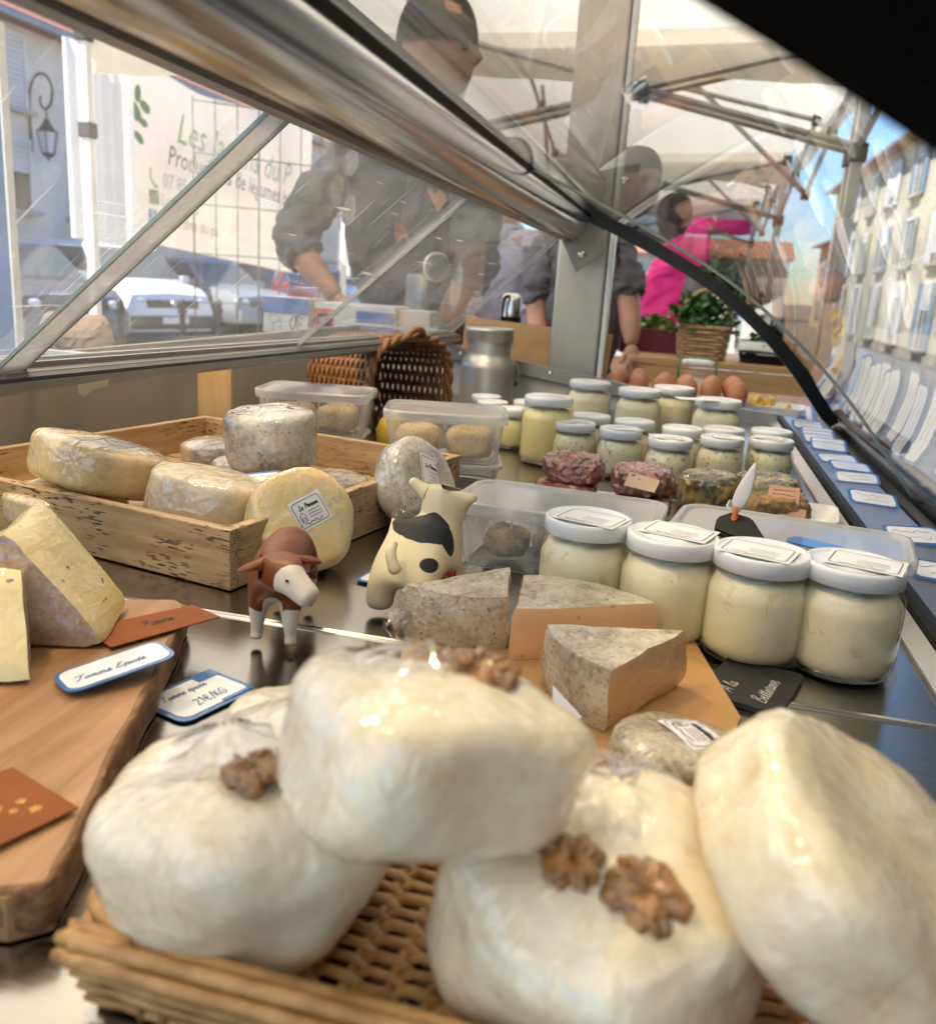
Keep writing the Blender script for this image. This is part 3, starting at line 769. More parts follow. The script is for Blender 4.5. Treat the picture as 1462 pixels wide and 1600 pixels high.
# ------------------------------------------------------------------ shapes for food
def spw(c, e): return math.copysign(abs(c) ** e, c)
def lump(bm, R, H, e1=.45, e2=.85, amp=.003, ns=28, seed=1.0, nu=56, nv=28, mat=0, ry=None, fine=.0006, wr=0.0):
    """rounded, uneven cheese: superellipsoid R x (ry) x H standing on z=0"""
    ry = ry or R; rows = []
    for j in range(nv + 1):
        ph = -math.pi / 2 + math.pi * j / nv; cz, sz = spw(math.cos(ph), e1), spw(math.sin(ph), e1); row = []
        for i in range(nu):
            th = 2 * math.pi * i / nu
            p = Vector((R * cz * spw(math.cos(th), e2), ry * cz * spw(math.sin(th), e2), H / 2 * sz))
            d = p.normalized() if p.length > 1e-6 else Vector((0, 0, 1))
            a = amp * nz(p, ns, seed) + fine * nz(p, ns * 6, seed + 5)
            if wr: a += wr * noise.ridged_multi_fractal(Vector((th * 2.2 + seed, p.z * 9, seed)), 1, 2, 2, .6, 2) * (cz ** 2) * .3
            p = p + d * a; p.z += H / 2
            row.append(p)
        rows.append(row)
    vr = []
    for j, row in enumerate(rows):
        if j in (0, nv): vr.append([bm.verts.new(sum(row, Vector()) / nu)])
        else: vr.append([bm.verts.new(p) for p in row])
    for A, C in zip(vr, vr[1:]):
        for k in range(nu):
            k2 = (k + 1) % nu
            if len(A) == 1: f = bm.faces.new((A[0], C[k2], C[k]))
            elif len(C) == 1: f = bm.faces.new((A[k], A[k2], C[0]))
            else: f = bm.faces.new((A[k], A[k2], C[k2], C[k]))
            f.material_index = mat

def wedge(bm, apex, a, b, z0, h, n=14, cut_ab=True, amp=.0026, seed=1.0, top_in=.004):
    """sector: apex, arc from a to b (2D points). material 0 rind, 1 paste"""
    A = Vector(apex); a = Vector(a); b = Vector(b)
    va, vb = a - A, b - A; ra, rb = va.length, vb.length
    an0 = math.atan2(va.y, va.x); an1 = math.atan2(vb.y, vb.x)
    while an1 - an0 > math.pi: an1 -= 2 * math.pi
    while an1 - an0 < -math.pi: an1 += 2 * math.pi
    out = []
    K = 6
    for k in range(K): out.append((A.lerp(a, k / K), 1))
    for k in range(n + 1):
        t = k / n; r = ra + (rb - ra) * t; an = an0 + (an1 - an0) * t
        out.append((A + Vector((r * math.cos(an), r * math.sin(an))), 0 if k < n else 1))
    for k in range(1, K): out.append((b.lerp(A, k / K), 1))
    cen = sum((p for p, _ in out), Vector((0, 0))) / len(out); L = 7; rows = []
    for j in range(L + 1):
        f = j / L; z = z0 + h * f; s = 1.0 - (.05 if j in (0, L) else 0.0); bulge = .0
        row = []
        for p, m_ in out:
            q = cen + (p - cen) * s
            v = Vector((q.x, q.y, z)); v += Vector((nz(v, 40, seed), nz(v, 40, seed + 9), nz(v, 40, seed + 4) * .6)) * amp
            row.append(bm.verts.new(v))
        rows.append(row)
    N = len(out)
    ccw = sum(out[i][0].x * out[(i + 1) % N][0].y - out[(i + 1) % N][0].x * out[i][0].y for i in range(N)) > 0
    for j in range(L):
        for k in range(N):
            k2 = (k + 1) % N; q = (rows[j][k], rows[j][k2], rows[j + 1][k2], rows[j + 1][k])
            f = bm.faces.new(q if ccw else q[::-1]); f.material_index = out[k][1] if 0 < j < L - 1 or out[k][1] == 0 else (1 if True else 0)
    for row, z, up in ((rows[0], z0 - .0, False), (rows[-1], z0 + h, True)):
        c = bm.verts.new((cen.x, cen.y, z + (amp if up else 0)))
        inner = [bm.verts.new((cen.x + (v.co.x - cen.x) * .5, cen.y + (v.co.y - cen.y) * .5, z + (amp * 1.5 * nz(v.co, 60, seed + 2) if up else 0))) for v in row]
        for k in range(N):
            k2 = (k + 1) % N
            q = (row[k], row[k2], inner[k2], inner[k]); tq = (inner[k], inner[k2], c)
            flip = (up != ccw)
            f1 = bm.faces.new(q[::-1] if flip else q); f2 = bm.faces.new(tq[::-1] if flip else tq)
            f1.material_index = f2.material_index = 0
    bmesh.ops.recalc_face_normals(bm, faces=bm.faces)

def frame_from_normal(n, up=(0, 0, 1), spin=0.0):
    z = Vector(n).normalized(); x = Vector(up).cross(z).normalized(); y = z.cross(x)
    m = Matrix((x, y, z)).transposed()
    return m @ Matrix.Rotation(spin, 3, 'Z')

def put(o, loc, m3):
    o.rotation_euler = m3.to_euler(); o.location = loc

def paper_label(parent, w, h, loc, rot, title=None, seed=1, frame=True, bend=0.0, house=False):
    rnd = random.Random(seed); n = 8
    def P(x, y, z=0.0): return Vector((x, y, z - bend * (x / (w / 2)) ** 2 - bend * .6 * (y / (h / 2)) ** 2))
    bm = B(); g = [[bm.verts.new(P(-w / 2 + w * i / n, -h / 2 + h * j / n)) for j in range(n + 1)] for i in range(n + 1)]
    for i in range(n):
        for j in range(n): bm.faces.new((g[i][j], g[i + 1][j], g[i + 1][j + 1], g[i][j + 1]))
    lb = obj('label', bm, M['paper'], parent, smooth=True, loc=loc, rot=rot)
    bm = B(); I = None
    if frame:
        fr = rrect(w * .88, h * .84, min(w, h) * .1); fr = fr + [fr[0]]; ribbon(bm, fr, .0006, .0004, I)
    if title:
        sz = w * .62 / hw_len(title, 1.0); handwrite(bm, title, sz, sz * .38, Matrix.Translation((-w * .30, h * .14, .0004)), seed=seed)
    for k in range(3): squiggle(bm, -w * .1, w * .32, h * (.02 - .1 * k), h * .02, .00045, Matrix.Translation((0, 0, .0004)), rnd)
    squiggle(bm, -w * .32, w * .3, -h * .32, h * .05, .0007, Matrix.Translation((0, 0, .0004)), rnd)
    if house:
        for pts in ([(-.36, -.26), (-.36, -.02), (-.28, .06), (-.2, -.02), (-.2, -.26)], [(-.32, -.26), (-.32, -.1), (-.25, -.1), (-.25, -.26)]):
            ribbon(bm, [(x * w, y * h) for x, y in pts], .0007, .0004)
    for v in bm.verts: v.co.z += P(v.co.x, v.co.y).z
    obj('print', bm, M['ink'], lb)
    return lb

def price_card(name, label, w, h, loc, rot, lines=(), seed=1, group=None, bw=.0042, chamfer=None, tabs=False):
    o = thing(name, label, 'price card', loc, rot=rot, group=group); ch = chamfer or min(w, h) * .2
    bm = B(); prism(bm, rrect(w, h, ch, 4), 0, .0008); obj('border', bm, M['bluecard'], o)
    bm = B(); prism(bm, rrect(w - 2 * bw, h - 2 * bw, ch * .8, 4), .0009, .0012); obj('face', bm, M['whitecard'], o)
    bm = B(); rnd = random.Random(seed)
    if lines:
        for (txt, x, y, sz, pen, sl) in lines: handwrite(bm, txt, sz, pen, Matrix.Translation((x, y, .0015)), seed=seed, slant=sl)
    else:
        squiggle(bm, -w * .36, w * .3, h * .14, h * .1, w * .012, Matrix.Translation((0, 0, .0015)), rnd)
        squiggle(bm, -w * .2, w * .34, -h * .16, h * .08, w * .011, Matrix.Translation((0, 0, .0015)), rnd)
    obj('writing', bm, M['blueink'], o)
    if tabs:
        bm = B(); prism(bm, rrect(w * .3, h * .24, .001, 2), .0013, .0014); obj('corner_logo', bm, M['bluecard'], o, loc=(w * .34, h * .37, 0))
        bm = B(); prism(bm, rrect(w * .4, h * .07, .001, 2), .0013, .0014); obj('footer', bm, M['bluecard'], o, loc=(w * .26, -h * .40, 0))
    return o

# ------------------------------------------------------------------ jars
def m_cream(name, c, dk, fleck=None, fs=240, fl=.66):
    m = bpy.data.materials.new(name); t = NT(m)
    col = t.ramp(t.noise(12, 4, .55), [(.3, dk), (.6, c)])
    v = t.ramp(t.noise(95, 3, .55, (1, 1, .75), dist=.8), [(.60, 0), (.66, 1)]); msk = t.ramp(t.noise(24, 2, .5), [(.48, 0), (.56, 1)])
    dent = t.math('MULTIPLY', v, msk)
    crk = t.math('MULTIPLY', t.ramp(t.noise(34, 2, .5, dist=1.8), [(.47, 0), (.505, .8), (.54, 0)]), t.ramp(t.noise(17, 1, .5), [(.56, 0), (.62, 1)]))
    col = t.mix(t.math('MULTIPLY', dent, .6), col, [dk[0] * .86, dk[1] * .76, dk[2] * .58])  # shade of the hollows painted in: dents get a darker colour
    if fleck: col = t.mix(t.ramp(t.noise(fs, 2, .5), [(fl, 0), (fl + .05, .8)]), col, fleck)
    t.set(col=col, rough=.4, sss=.1, sssr=(.02, .014, .007), ssss=.3, normal=t.bump(t.math('SUBTRACT', 1.0, dent), .22, .0015)); return m
M['yoghurt'] = m_cream('cream_filling', (.84, .77, .52), (.79, .70, .43))
M['lemoncream'] = m_cream('yellow_cream_filling', (.78, .70, .34), (.72, .62, .27))
M['herbcream'] = m_cream('herb_cream_filling', (.78, .73, .50), (.68, .65, .40), (.13, .16, .06), 170, .60)
M['jarglass'] = glossy_thin('jar_glass', (.985, .985, .97), 1.2)
M['lid'] = plain('white_lid', (.74, .75, .76), .28, 0, .03, 20, coat=.3)
def jar_mesh(R, H, neck=.9, tall=False, nseg=40):
    sh = H - .020
    prof = [(0, .0015), (R * .82, .0005), (R * .93, .003), (R * .985, .009), (R, .016), (R, sh - .012), (R * .985, sh - .005), (R * neck * 1.015, sh + .001), (R * neck * .97, sh + .005), (R * neck * .97, H - .010)]
    bm = B(); lathe(bm, prof, nseg); g = bpy.data.meshes.new('glass')
    for f in bm.faces: f.smooth = True
    bm.to_mesh(g); bm.free(); g.materials.append(M['jarglass'])
    cz = sh - .004; rr = R - .0018
    prof = [(0, .0045), (rr * .80, .0035), (rr * .93, .006), (rr * .985, .011), (rr, .017), (rr, cz - .012), (rr * .985, cz - .006), (rr * neck, cz), (rr * neck * .95, cz + .004), (rr * .5, cz + .005), (0, cz + .004)]
    bm = B(); lathe(bm, prof, nseg); c = bpy.data.meshes.new('filling')
    for f in bm.faces: f.smooth = True
    for v in bm.verts:
        if v.co.z > cz - .007: v.co.z += .003 * nz(v.co, 60, R * 100)
    bm.to_mesh(c); bm.free()
    lr = R * neck * 1.03
    prof = [(lr * .97, H - .0135), (lr, H - .013), (lr, H - .003), (lr * .985, H - .001), (lr * .95, H), (lr * .90, H - .0004), (lr * .86, H - .0014), (lr * .6, H - .0012), (lr * .55, H - .0004), (0, H - .0004)]
    bm = B(); lathe(bm, prof, nseg); l = bpy.data.meshes.new('lid')
    for f in bm.faces: f.smooth = True
    for e in bm.edges: pass
    bm.to_mesh(l); bm.free(); l.materials.append(M['lid'])
    return g, c, l
JM = {}
def jar(kind, loc, label, group, fill='yoghurt', rz=0.0, sticker=0, lidrot=0, flat_sticker=True):
    R, H = {'big': (.0395, .086), 'small': (.0345, .072), 'tall': (.041, .105), 'mini': (.030, .068)}[kind]
    if (kind, fill) not in JM:
        g, c, l = jar_mesh(R, H); c.materials.append(M[fill]); JM[(kind, fill)] = (g, c, l)
    g, c, l = JM[(kind, fill)]
    o = thing('cream_jar', label, 'jar', loc, rz, group)
    obj('filling', c, None, o); obj('glass', g, None, o); ld = obj('lid', l, None, o)
    if sticker: 
        s = R * .95
        lb = paper_label(ld, s * 1.45, s * 1.15, (-R * .18, R * .02, H + .0004), (0, 0, R_(sticker)), 'La Ferme'[:0] or None, int(loc[0] * 1000), True)
        bm = B()
        handwrite(bm, 'Plain'[:0], .001, .001, None) if False else None
        bm.free()
    return o

# ------------------------------------------------------------------ food boxes
M['pp'] = milky('clear_food_plastic', (.90, .91, .92), .17)
M['pplid'] = milky('milky_lid_plastic', (.92, .93, .94), .36)
def food_box(name, label, loc, rz, w, d, h, group=None, lid=True, ribs=True, tilt=None):
    o = thing(name, label, 'food box', loc, rz, group); r = min(w, d) * .2
    if tilt: o.rotation_euler = (tilt[0], tilt[1], rz)
    rows = []
    for f, s in ((0, .86), (.04, .88), (.8, .955), (.92, .965)):
        rows.append([Vector((x * s, y * s, h * f)) for x, y in rrect(w, d, r)])
    bm = B(); loft(bm, rows, cap1=False); obj('tub', bm, M['pp'], o, smooth=True)
    bm = B(); rows = []
    for s, z in ((1.0, h * .80), (1.012, h * .80), (1.015, h * .97), (1.0, h), (.95, h), (.94, h * .955), (.90, h * .955)):
        rows.append([Vector((x * s, y * s, z)) for x, y in rrect(w, d, r)])
    loft(bm, rows, cap0=False, cap1=True); obj('lid' if lid else 'rim', bm, M['pplid'], o, autosmooth=35)
    if ribs:
        bm = B()
        for k in range(9):
            x = -w * .36 + w * .72 * k / 8
            for sy in (-1, 1): box(bm, (x, sy * d * .493, h * .74), (.0012, .0016, h * .12))
        obj('ribs', bm, M['pplid'], o)['kind'] = 'stuff'
    return o
# ------------------------------------------------------------------ wicker tray in front
TR = R_(-1); tray = thing('wicker_tray', 'low honey-coloured wicker tray holding the white walnut cheeses', 'basket', (.068, .309, FLOOR + .001), TR)
TW, TD, TH = .507, .166, .032
def rim_path(w, d, r, z, n=6): return [Vector((x, y, z)) for x, y in rrect(w, d, r, n)]
rnd = random.Random(3)
nst = 30
for k in range(34):          # woven base strands
    y = -TD / 2 + .010 + (TD - .020) * k / 33
    pts = []
    for i in range(nst * 2 + 1):
        x = -TW / 2 + .008 + (TW - .016) * i / (nst * 2)
        pts.append(Vector((x, y + rnd.uniform(-.0008, .0008), .008 + .0028 * math.sin(math.pi * (i / 2 + k)) + (.0028 if i % 2 == 0 else 0) * (1 if (i // 2 + k) % 2 else -1))))
    bm = B(); tube(bm, pts, .0024 + rnd.uniform(-.0003, .0004), 6, True, 0, 1.15, .8); obj('strand', bm, M['wicker'], tray, smooth=True)
for k in range(nst + 1):     # stakes
    x = -TW / 2 + .008 + (TW - .016) * k / nst
    bm = B(); tube(bm, [(x, -TD / 2 + .004, .008), (x, 0, .008), (x, TD / 2 - .004, .008)], .0026, 6); obj('stake', bm, M['wicker'], tray, smooth=True)
N = 120
def perim(inset, z, amp=0.0, ph=0.0, per=2):
    P = smooth_pts(rim_path(TW - 2 * inset, TD - 2 * inset, .035 - inset * .5, z), 5, True); out = []; L = len(P)
    for i, p in enumerate(P):
        a = P[i - 1]; b = P[(i + 1) % L]; t = (b - a).normalized(); nrm = Vector((t.y, -t.x, 0))
        out.append(p + nrm * amp * math.sin(i * per + ph) + Vector((0, 0, 0)))
    return out
for k in range(8):           # side wall strands
    bm = B(); tube(bm, perim(.004 - .0010 * k, .003 + .0034 * k, .0024, math.pi * (k % 2), 1.05), .0021, 6, closed=True); obj('strand', bm, M['wicker'], tray, smooth=True)
for q in range(5):           # braided rim: three rods twisting round each other
    P = perim(-.003, TH); bm = B(); L = len(P); out = []
    for i, p in enumerate(P):
        a = P[i - 1]; b = P[(i + 1) % L]; t = (b - a).normalized(); nrm = Vector((t.y, -t.x, 0)); an = i * 2 * math.pi / 46 + q * 1.2566
        out.append(p + nrm * (.0058 * math.cos(an)) + Vector((0, 0, .0048 * math.sin(an))))
    tube(bm, out, .0031, 7, closed=True); obj('rim_rod', bm, M['wicker'], tray, smooth=True)
P = perim(.0, .016); 
for i in range(0, len(P), 5):
    bm = B(); tube(bm, [P[i] + Vector((0, 0, -.012)), P[i] + Vector((0, 0, .012))], .0024, 6); obj('upright', bm, M['wicker'], tray, smooth=True)
bm = B(); tube(bm, smooth_pts([(-.085, .075, .006), (-.084, .076, .022), (-.078, .074, .030)], 4), [.003] * 8 + [.0034], 7); obj('loose_end', bm, M['wicker'], tray, smooth=True)

# white cheeses with walnuts
def walnut(parent, loc, s=.011, rz=0.0, seed=0):
    bm = B(); n = 26
    lump(bm, s, s * 1.0, .9, .9, 0, 1, 1, 64, 36, ry=s * 1.15)
    for v in bm.verts:
        p = v.co.copy(); p.z -= s * .5
        d = p.normalized(); a = math.atan2(p.y, p.x)
        g = .08 * math.sin(a * 5 + 4 * nz(p, 160, seed)) + .17 * (1 - abs(nz(p, 170, seed)) * 3.0) + .05 * (1 - abs(nz(p, 420, seed + 2)) * 3) - .12
        cleft = -.34 * math.exp(-(p.x / (s * .13)) ** 2)
        v.co += d * s * (g + cleft)
    return obj('walnut', bm, M['walnut'], parent, smooth=True, loc=loc, rot=(0, 0, rz))
def film_gather(parent, loc, r, h, seed, rot=(0, 0, 0)):
    """pleated twist of cling film"""
    bm = B(); n = 42; rows = []
    for j in range(7):
        f = j / 6; row = []
        for i in range(n):
            a = 2 * math.pi * i / n; pl = 1 + (.28 * f) * math.sin(a * 9 + seed) + .18 * nz((math.cos(a), math.sin(a), f), 3, seed)
            rr = r * (1 - f * .78) * pl; row.append(Vector((rr * math.cos(a), rr * math.sin(a), h * f ** 1.7)))
        rows.append(row)
    loft(bm, rows, cap0=False, cap1=False); return obj('film_pleats', bm, M['film'], parent, smooth=True, loc=loc, rot=rot)
M['film'] = glossy_thin('cling_film', (.985, .985, .99), 3.0, .04, .018, (.9, .9, .95), 1.5)
grpW = 'white walnut cheeses in the wicker tray'
def fresh(label, loc, m3, R, H, ry, seed, e1=.42, e2=.75, amp=.006):
    o = thing('white_cheese', label, 'cheese', loc, group=grpW); o.rotation_euler = m3.to_euler()
    bm = B(); lump(bm, R, H, e1, e2, amp, 24, seed, 80, 44, ry=ry, fine=.0010, wr=.0015); obj('cheese_body', bm, M['fresh'], o, smooth=True)
    return o
I3 = Matrix.Identity(3)
def eul(x, y, z): return Euler((R_(x), R_(y), R_(z))).to_matrix()
a = fresh('white film-wrapped cheese in the tray at left, one walnut half showing on top', (-.141, .287, FLOOR + .016), eul(5, -5, 20), .056, .072, .053, 2.0, .58, .80, .011)
walnut(a, (.004, -.014, .070), .0105, .6, 1); walnut(a, (.019, -.006, .069), .0085, 2.0, 2); film_gather(a, (-.008, .006, .071), .026, .010, 1)
b = fresh('small part of a white cheese showing behind the left walnut cheese', (-.158, .370, FLOOR + .012), eul(0, 3, 50), .038, .050, .038, 4.0)
c = fresh('white film-wrapped cheese in the middle of the tray with two walnut halves on its front', (-.006, .292, FLOOR + .016), eul(13, 5, -12), .057, .068, .053, 7.0, .50, .74, .010)
walnut(c, (-.010, -.014, .065), .0105, .3, 3); walnut(c, (.016, -.016, .065), .0125, 1.1, 4); film_gather(c, (-.006, .020, .066), .03, .009, 2)
d = fresh('white film-wrapped cheese resting on top of two others, pleats gathered above a walnut', (-.073, .262, .988), eul(-4, 12, 34), .048, .052, .045, 11.0, .47, .60, .008)
walnut(d, (.012, .002, .046), .0145, .9, 5); film_gather(d, (-.006, .006, .048), .034, .012, 3)
dax = Vector((.62, -.12, .78)).normalized()
e = fresh('white film-wrapped cheese tilted on its side at the right end of the tray', Vector((.073, .296, .978)) - dax * .023, frame_from_normal(dax), .058, .050, .055, 15.0, .42, .85, .009)
walnut(e, (.036, -.004, .040), .008, .4, 6)

# ------------------------------------------------------------------ wooden crate with wrapped cheeses
CR = R_(-12); crate = thing('wooden_crate', 'shallow pale wooden crate holding grey and golden wrapped cheeses', 'crate', (-.352, .648, FLOOR), math.pi - R_(12))
# local +x runs to the back wall side, local -y runs away from the camera
CL, CD, CH, CT = .42, .44, .054, .011
for nm, cx, cy, sx, sy, ax in (('board', CL / 2, -CT / 2, CL, CT, 0), ('board', CL / 2, -CD + CT / 2, CL, CT, 0), ('board', CT / 2, -CD / 2, CT, CD - 2 * CT - .001, 1), ('board', CL - CT / 2, -CD / 2, CT, CD - 2 * CT - .001, 1)):
    bm = B(); L = sx if ax == 0 else sy
    box(bm, (0, 0, 0), (L, CT, CH), bev=.0015)
    obj(nm, bm, M['cratewood'], crate, loc=(cx, cy, CH / 2 + .001), rot=(0, 0, 0 if ax == 0 else R_(90)))
for k in range(5):
    bm = B(); box(bm, (0, 0, 0), (CL - 2 * CT - .002, .078, .006), bev=.001); obj('slat', bm, M['cratewood'], crate, loc=(CL / 2, -CT - .042 - k * .0835, .008))
bm = B(); box(bm, (0, 0, .065), (.048, .048, .13), bev=.002)
bk = thing('wooden_block', 'upright pine block standing behind the far corner of the crate', 'block', (-.676, 1.205, FLOOR), R_(25)); obj('block_body', bm, M['blockwood'], bk)

gC = 'wrapped cheeses in the wooden crate'
def cheese(name, label, loc, R, H, mat, seed, rz=0.0, m3=None, group=None, e1=.35, amp=.004, ry=None, e2=1.0, fine=.0009):
    o = thing(name, label, 'cheese', loc, rz, group)
    if m3 is not None: o.rotation_euler = m3.to_euler()
    bm = B(); lump(bm, R, H, e1, e2, amp, 26, seed, 64 if fine < .002 else 110, 30 if fine < .002 else 56, ry=ry, fine=fine); obj('cheese_body', bm, M[mat], o, smooth=True)
    return o
zc = FLOOR + .013
cheese('wrapped_cheese', 'wide golden grey cheese wrapped in film, tilted in the near back corner of the crate', (-.566, .765, zc + .030), .066, .050, 'gold', 3.1, m3=eul(-11, 10, 0), group=gC)
cheese('wrapped_cheese', 'low wrapped cheese lying under the tilted golden grey one', (-.585, .745, zc), .058, .034, 'beige', 3.9, group=gC)
cheese('wrapped_cheese', 'beige shiny wrapped cheese at the front of the crate beside the golden one', (-.433, .752, zc + .008), .061, .055, 'beige', 4.4, m3=eul(-9, 9, 0), group=gC)
cheese('wrapped_cheese', 'flat film-wrapped cheese underneath at the front corner of the crate', (-.402, .706, zc - .004), .040, .022, 'beige', 4.9, group=gC)
cheese('grey_cheese', 'grey brown cheese at the back of the crate, partly behind the stacked grey one', (-.545, .985, zc), .050, .046, 'greybrown', 5.2, group=gC)
cheese('grey_cheese', 'low grey cheese lying under the stacked grey wheel', (-.470, .935, zc), .054, .040, 'greybrown', 5.7, group=gC)
top = cheese('grey_cheese', 'pale grey wheel with white film folds stacked on top of the others', (-.438, .905, zc + .040), .051, .066, 'grey', 6.3, m3=eul(3, -3, 0), group=gC, e1=.3)
film_gather(top, (-.004, 0, .0645), .036, .004, 5)
cheese('grey_cheese', 'flat grey brown cheese at the right end of the crate', (-.368, .900, zc), .046, .040, 'greybrown', 7.7, group=gC)
c6n = Vector((.62, -.64, .46)).normalized(); m6 = frame_from_normal(c6n, spin=R_(8)); R6, H6 = .050, .040
o6 = cheese('labelled_cheese', 'golden round cheese leaning on the crate corner with a square paper label', Vector((-.327, .735, .945)) - c6n * H6 * .5, R6, H6, 'goldwhite', 8.8, m3=m6, e1=.42, amp=.003)
paper_label(o6, .033, .029, (.004, .004, H6 + .0012), (0, 0, R_(14)), 'Le Prineau', 21, bend=.0006, house=True)
c7n = Vector((.86, -.22, .46)).normalized(); m7 = frame_from_normal(c7n, spin=R_(-14)); R7, H7 = .054, .052
o7 = cheese('labelled_cheese', 'grey wrapped cheese propped against the crate end behind the white toy cow', Vector((-.274, .925, .946)) - c7n * H7 * .5, R7, H7, 'grey', 9.4, m3=m7, e1=.5, amp=.003)
paper_label(o7, .034, .044, (-.004, .004, H7 + .0010), (0, 0, R_(-12)), 'Le Prineau', 22, bend=.0008)
bk_card = price_card('price_card', 'blue edged card peeping out behind the leaning golden cheese', .05, .03, (-.395, .790, zc + .052), (R_(15), R_(-4), R_(40)), seed=41)

# ------------------------------------------------------------------ wooden board with wedges, left
board = thing('wooden_board', 'thick wooden serving board with a dark bark edge', 'board', (-.35, .40, FLOOR))
edge = []
rb = random.Random(5)
for k in range(25):
    f = k / 24; edge.append(Vector((-.222 - .112 * f + .004 * nz((f * 9, 0, 0), 1, 2), .262 + .292 * f, 0)))
out = [(p.x + .35, p.y - .40) for p in edge]
poly = [(-.62 + .35, .245 - .40)] + [(-.26 + .35, .247 - .40), (-.235 + .35, .251 - .40)] + out + [(-.350 + .35, .562 - .40), (-.62 + .35, .45 - .40)]
bm = B(); lo, hi = prism(bm, poly, .0015, .024)
es = [e for e in bm.edges if abs(e.verts[0].co.z - .024) < 1e-5 and abs(e.verts[1].co.z - .024) < 1e-5]
bmesh.ops.bevel(bm, geom=es, offset=.002, segments=2, affect='EDGES')
obj('plank', bm, M['boardwood'], board)
bm = B(); rows = []
line = [(-.60 + .35, .2465 - .40), (-.45 + .35, .246 - .40), (-.34 + .35, .2462 - .40), (-.275 + .35, .247 - .40), (-.248 + .35, .249 - .40), (-.232 + .35, .2545 - .40)] + out
LP = [Vector((x, y, 0)) for x, y in line]; LP = smooth_pts(LP, 4)
for k, p in enumerate(LP):
    a_, b_ = LP[max(0, k - 1)], LP[min(len(LP) - 1, k + 1)]; t_ = (b_ - a_).normalized(); nr = Vector((t_.y, -t_.x, 0)); row = []
    for j, (dx, z) in enumerate(((-.003, .0246), (.0003, .0241), (.0012, .020), (.0016, .015), (.0014, .010), (.0008, .006), (-.001, .0025), (-.004, .0017))):
        w = .0014 * nz((p.x * 60, p.y * 60, j * .9), 1, 3.0) + .0010 * nz((p.x * 200, p.y * 200, j * 2.1), 1, 7.0) if 0 < j < 7 else 0
        row.append(p + nr * (dx + w) + Vector((0, 0, z)))
    rows.append(row)
loft(bm, rows); bmesh.ops.recalc_face_normals(bm, faces=bm.faces); obj('bark_edge', bm, M['bark'], board, smooth=True)

def slab_wedge(name, label, verts_front, back, mats, seed, n=10):
    """triangular prism: three front points, a depth vector; front/back rind, sloping faces paste"""
    o = thing(name, label, 'cheese', verts_front[0], group='tomme wedges on the wooden board')
    base = Vector(verts_front[0]); P = [Vector(v) - base for v in verts_front]; D = Vector(back); bm = B()
    m_ = 9; out = []
    for i in range(3):
        a, b = P[i], P[(i + 1) % 3]
        for k in range(m_): out.append((a.lerp(b, k / m_)))
    cen = sum(P, Vector()) / 3; rows = []; L = 8
    for j in range(L + 1):
        f = j / L; s = .975 if j in (0, L) else 1.0; row = []
        for p in out:
            dcorner = min((p - q).length for q in P); pull = max(0, 1 - dcorner / .012) * .09
            q = cen + (p - cen) * (s - pull) + D * f
            q += Vector((nz(q, 40, seed), nz(q, 40, seed + 3), nz(q, 40, seed + 6) if q.z > .008 else 0)) * .0018
            row.append(bm.verts.new(q))
        rows.append(row)
    N_ = len(out)
    for j in range(L):
        for k in range(N_):
            f = bm.faces.new((rows[j][k], rows[j][(k + 1) % N_], rows[j + 1][(k + 1) % N_], rows[j + 1][k])); f.material_index = 1
    for row, sgn in ((rows[0], 1), (rows[-1], -1)):
        c0 = sum((v.co for v in row), Vector()) / N_
        ring = [bm.verts.new(c0 + (v.co - c0) * .55 + D.normalized() * -.002 * sgn) for v in row]; cc = bm.verts.new(c0 + D.normalized() * -.0025 * sgn)
        for k in range(N_):
            bm.faces.new((row[k], row[(k + 1) % N_], ring[(k + 1) % N_], ring[k])).material_index = 0
            bm.faces.new((ring[k], ring[(k + 1) % N_], cc)).material_index = 0
    bmesh.ops.recalc_face_normals(bm, faces=bm.faces)
    obj('wedge_body', bm, mats, o, autosmooth=40)
    return o
zb = FLOOR + .0252
slab_wedge('tomme_wedge', 'large pale yellow tomme wedge standing on the wooden board, brown rind in front', [(-.338, .466, zb), (-.398, .448, zb + .080), (-.465, .420, zb)], (-.024, .064, .002), [M['mauve'], M['yellow']], 3)
slab_wedge('tomme_wedge', 'smaller pepper-flecked yellow tomme wedge cut off by the left picture edge', [(-.346, .402, zb), (-.378, .436, zb + .062), (-.415, .480, zb)], (-.075, -.035, .0), [M['mauve'], M['yellow']], 6)

# cards on and by the board
price_card('name_card', 'white blue-edged card reading Tomme Epicée on the wooden board', .066, .034, (-.311, .432, zb + .006), (R_(-3), R_(-7), R_(55)),
           lines=(('Tomme Epicée', -.026, -.006, .0034, .0008, .35),), bw=.0026, chamfer=.009)
price_card('price_card', 'blue-edged price card reading Tomme épicée 21€/KG on the steel floor', .062, .046, (-.277, .4675, FLOOR + .0012), (0, 0, R_(72)),
           lines=(('Tomme épicée', -.023, .006, .0030, .0007, .3), ('21€/KG', -.010, -.012, .0042, .0008, .1)), bw=.0038, chamfer=.008, tabs=True)
pc = thing('brown_card', 'glossy brown card reading Poivre under the large tomme wedge', 'card', (-.333, .513, zb + .0012), R_(63))
bm = B(); prism(bm, [(-.046, -.020), (.036, -.020), (.034, .012), (-.045, .020)], 0, .0008); obj('card', bm, M['browncard'], pc)
bm = B(); handwrite(bm, 'Poivre', .0046, .0009, Matrix.Translation((-.014, -.004, .0012)), seed=3); obj('writing', bm, M['ink'], pc)
M['flower'] = plain('printed_flower', (.52, .25, .04), .5, 0, .4, 400)
oc = thing('orange_card', 'rust orange card with small yellow flowers at the near corner of the board', 'card', (-.275, .285, zb + .0012), R_(58))
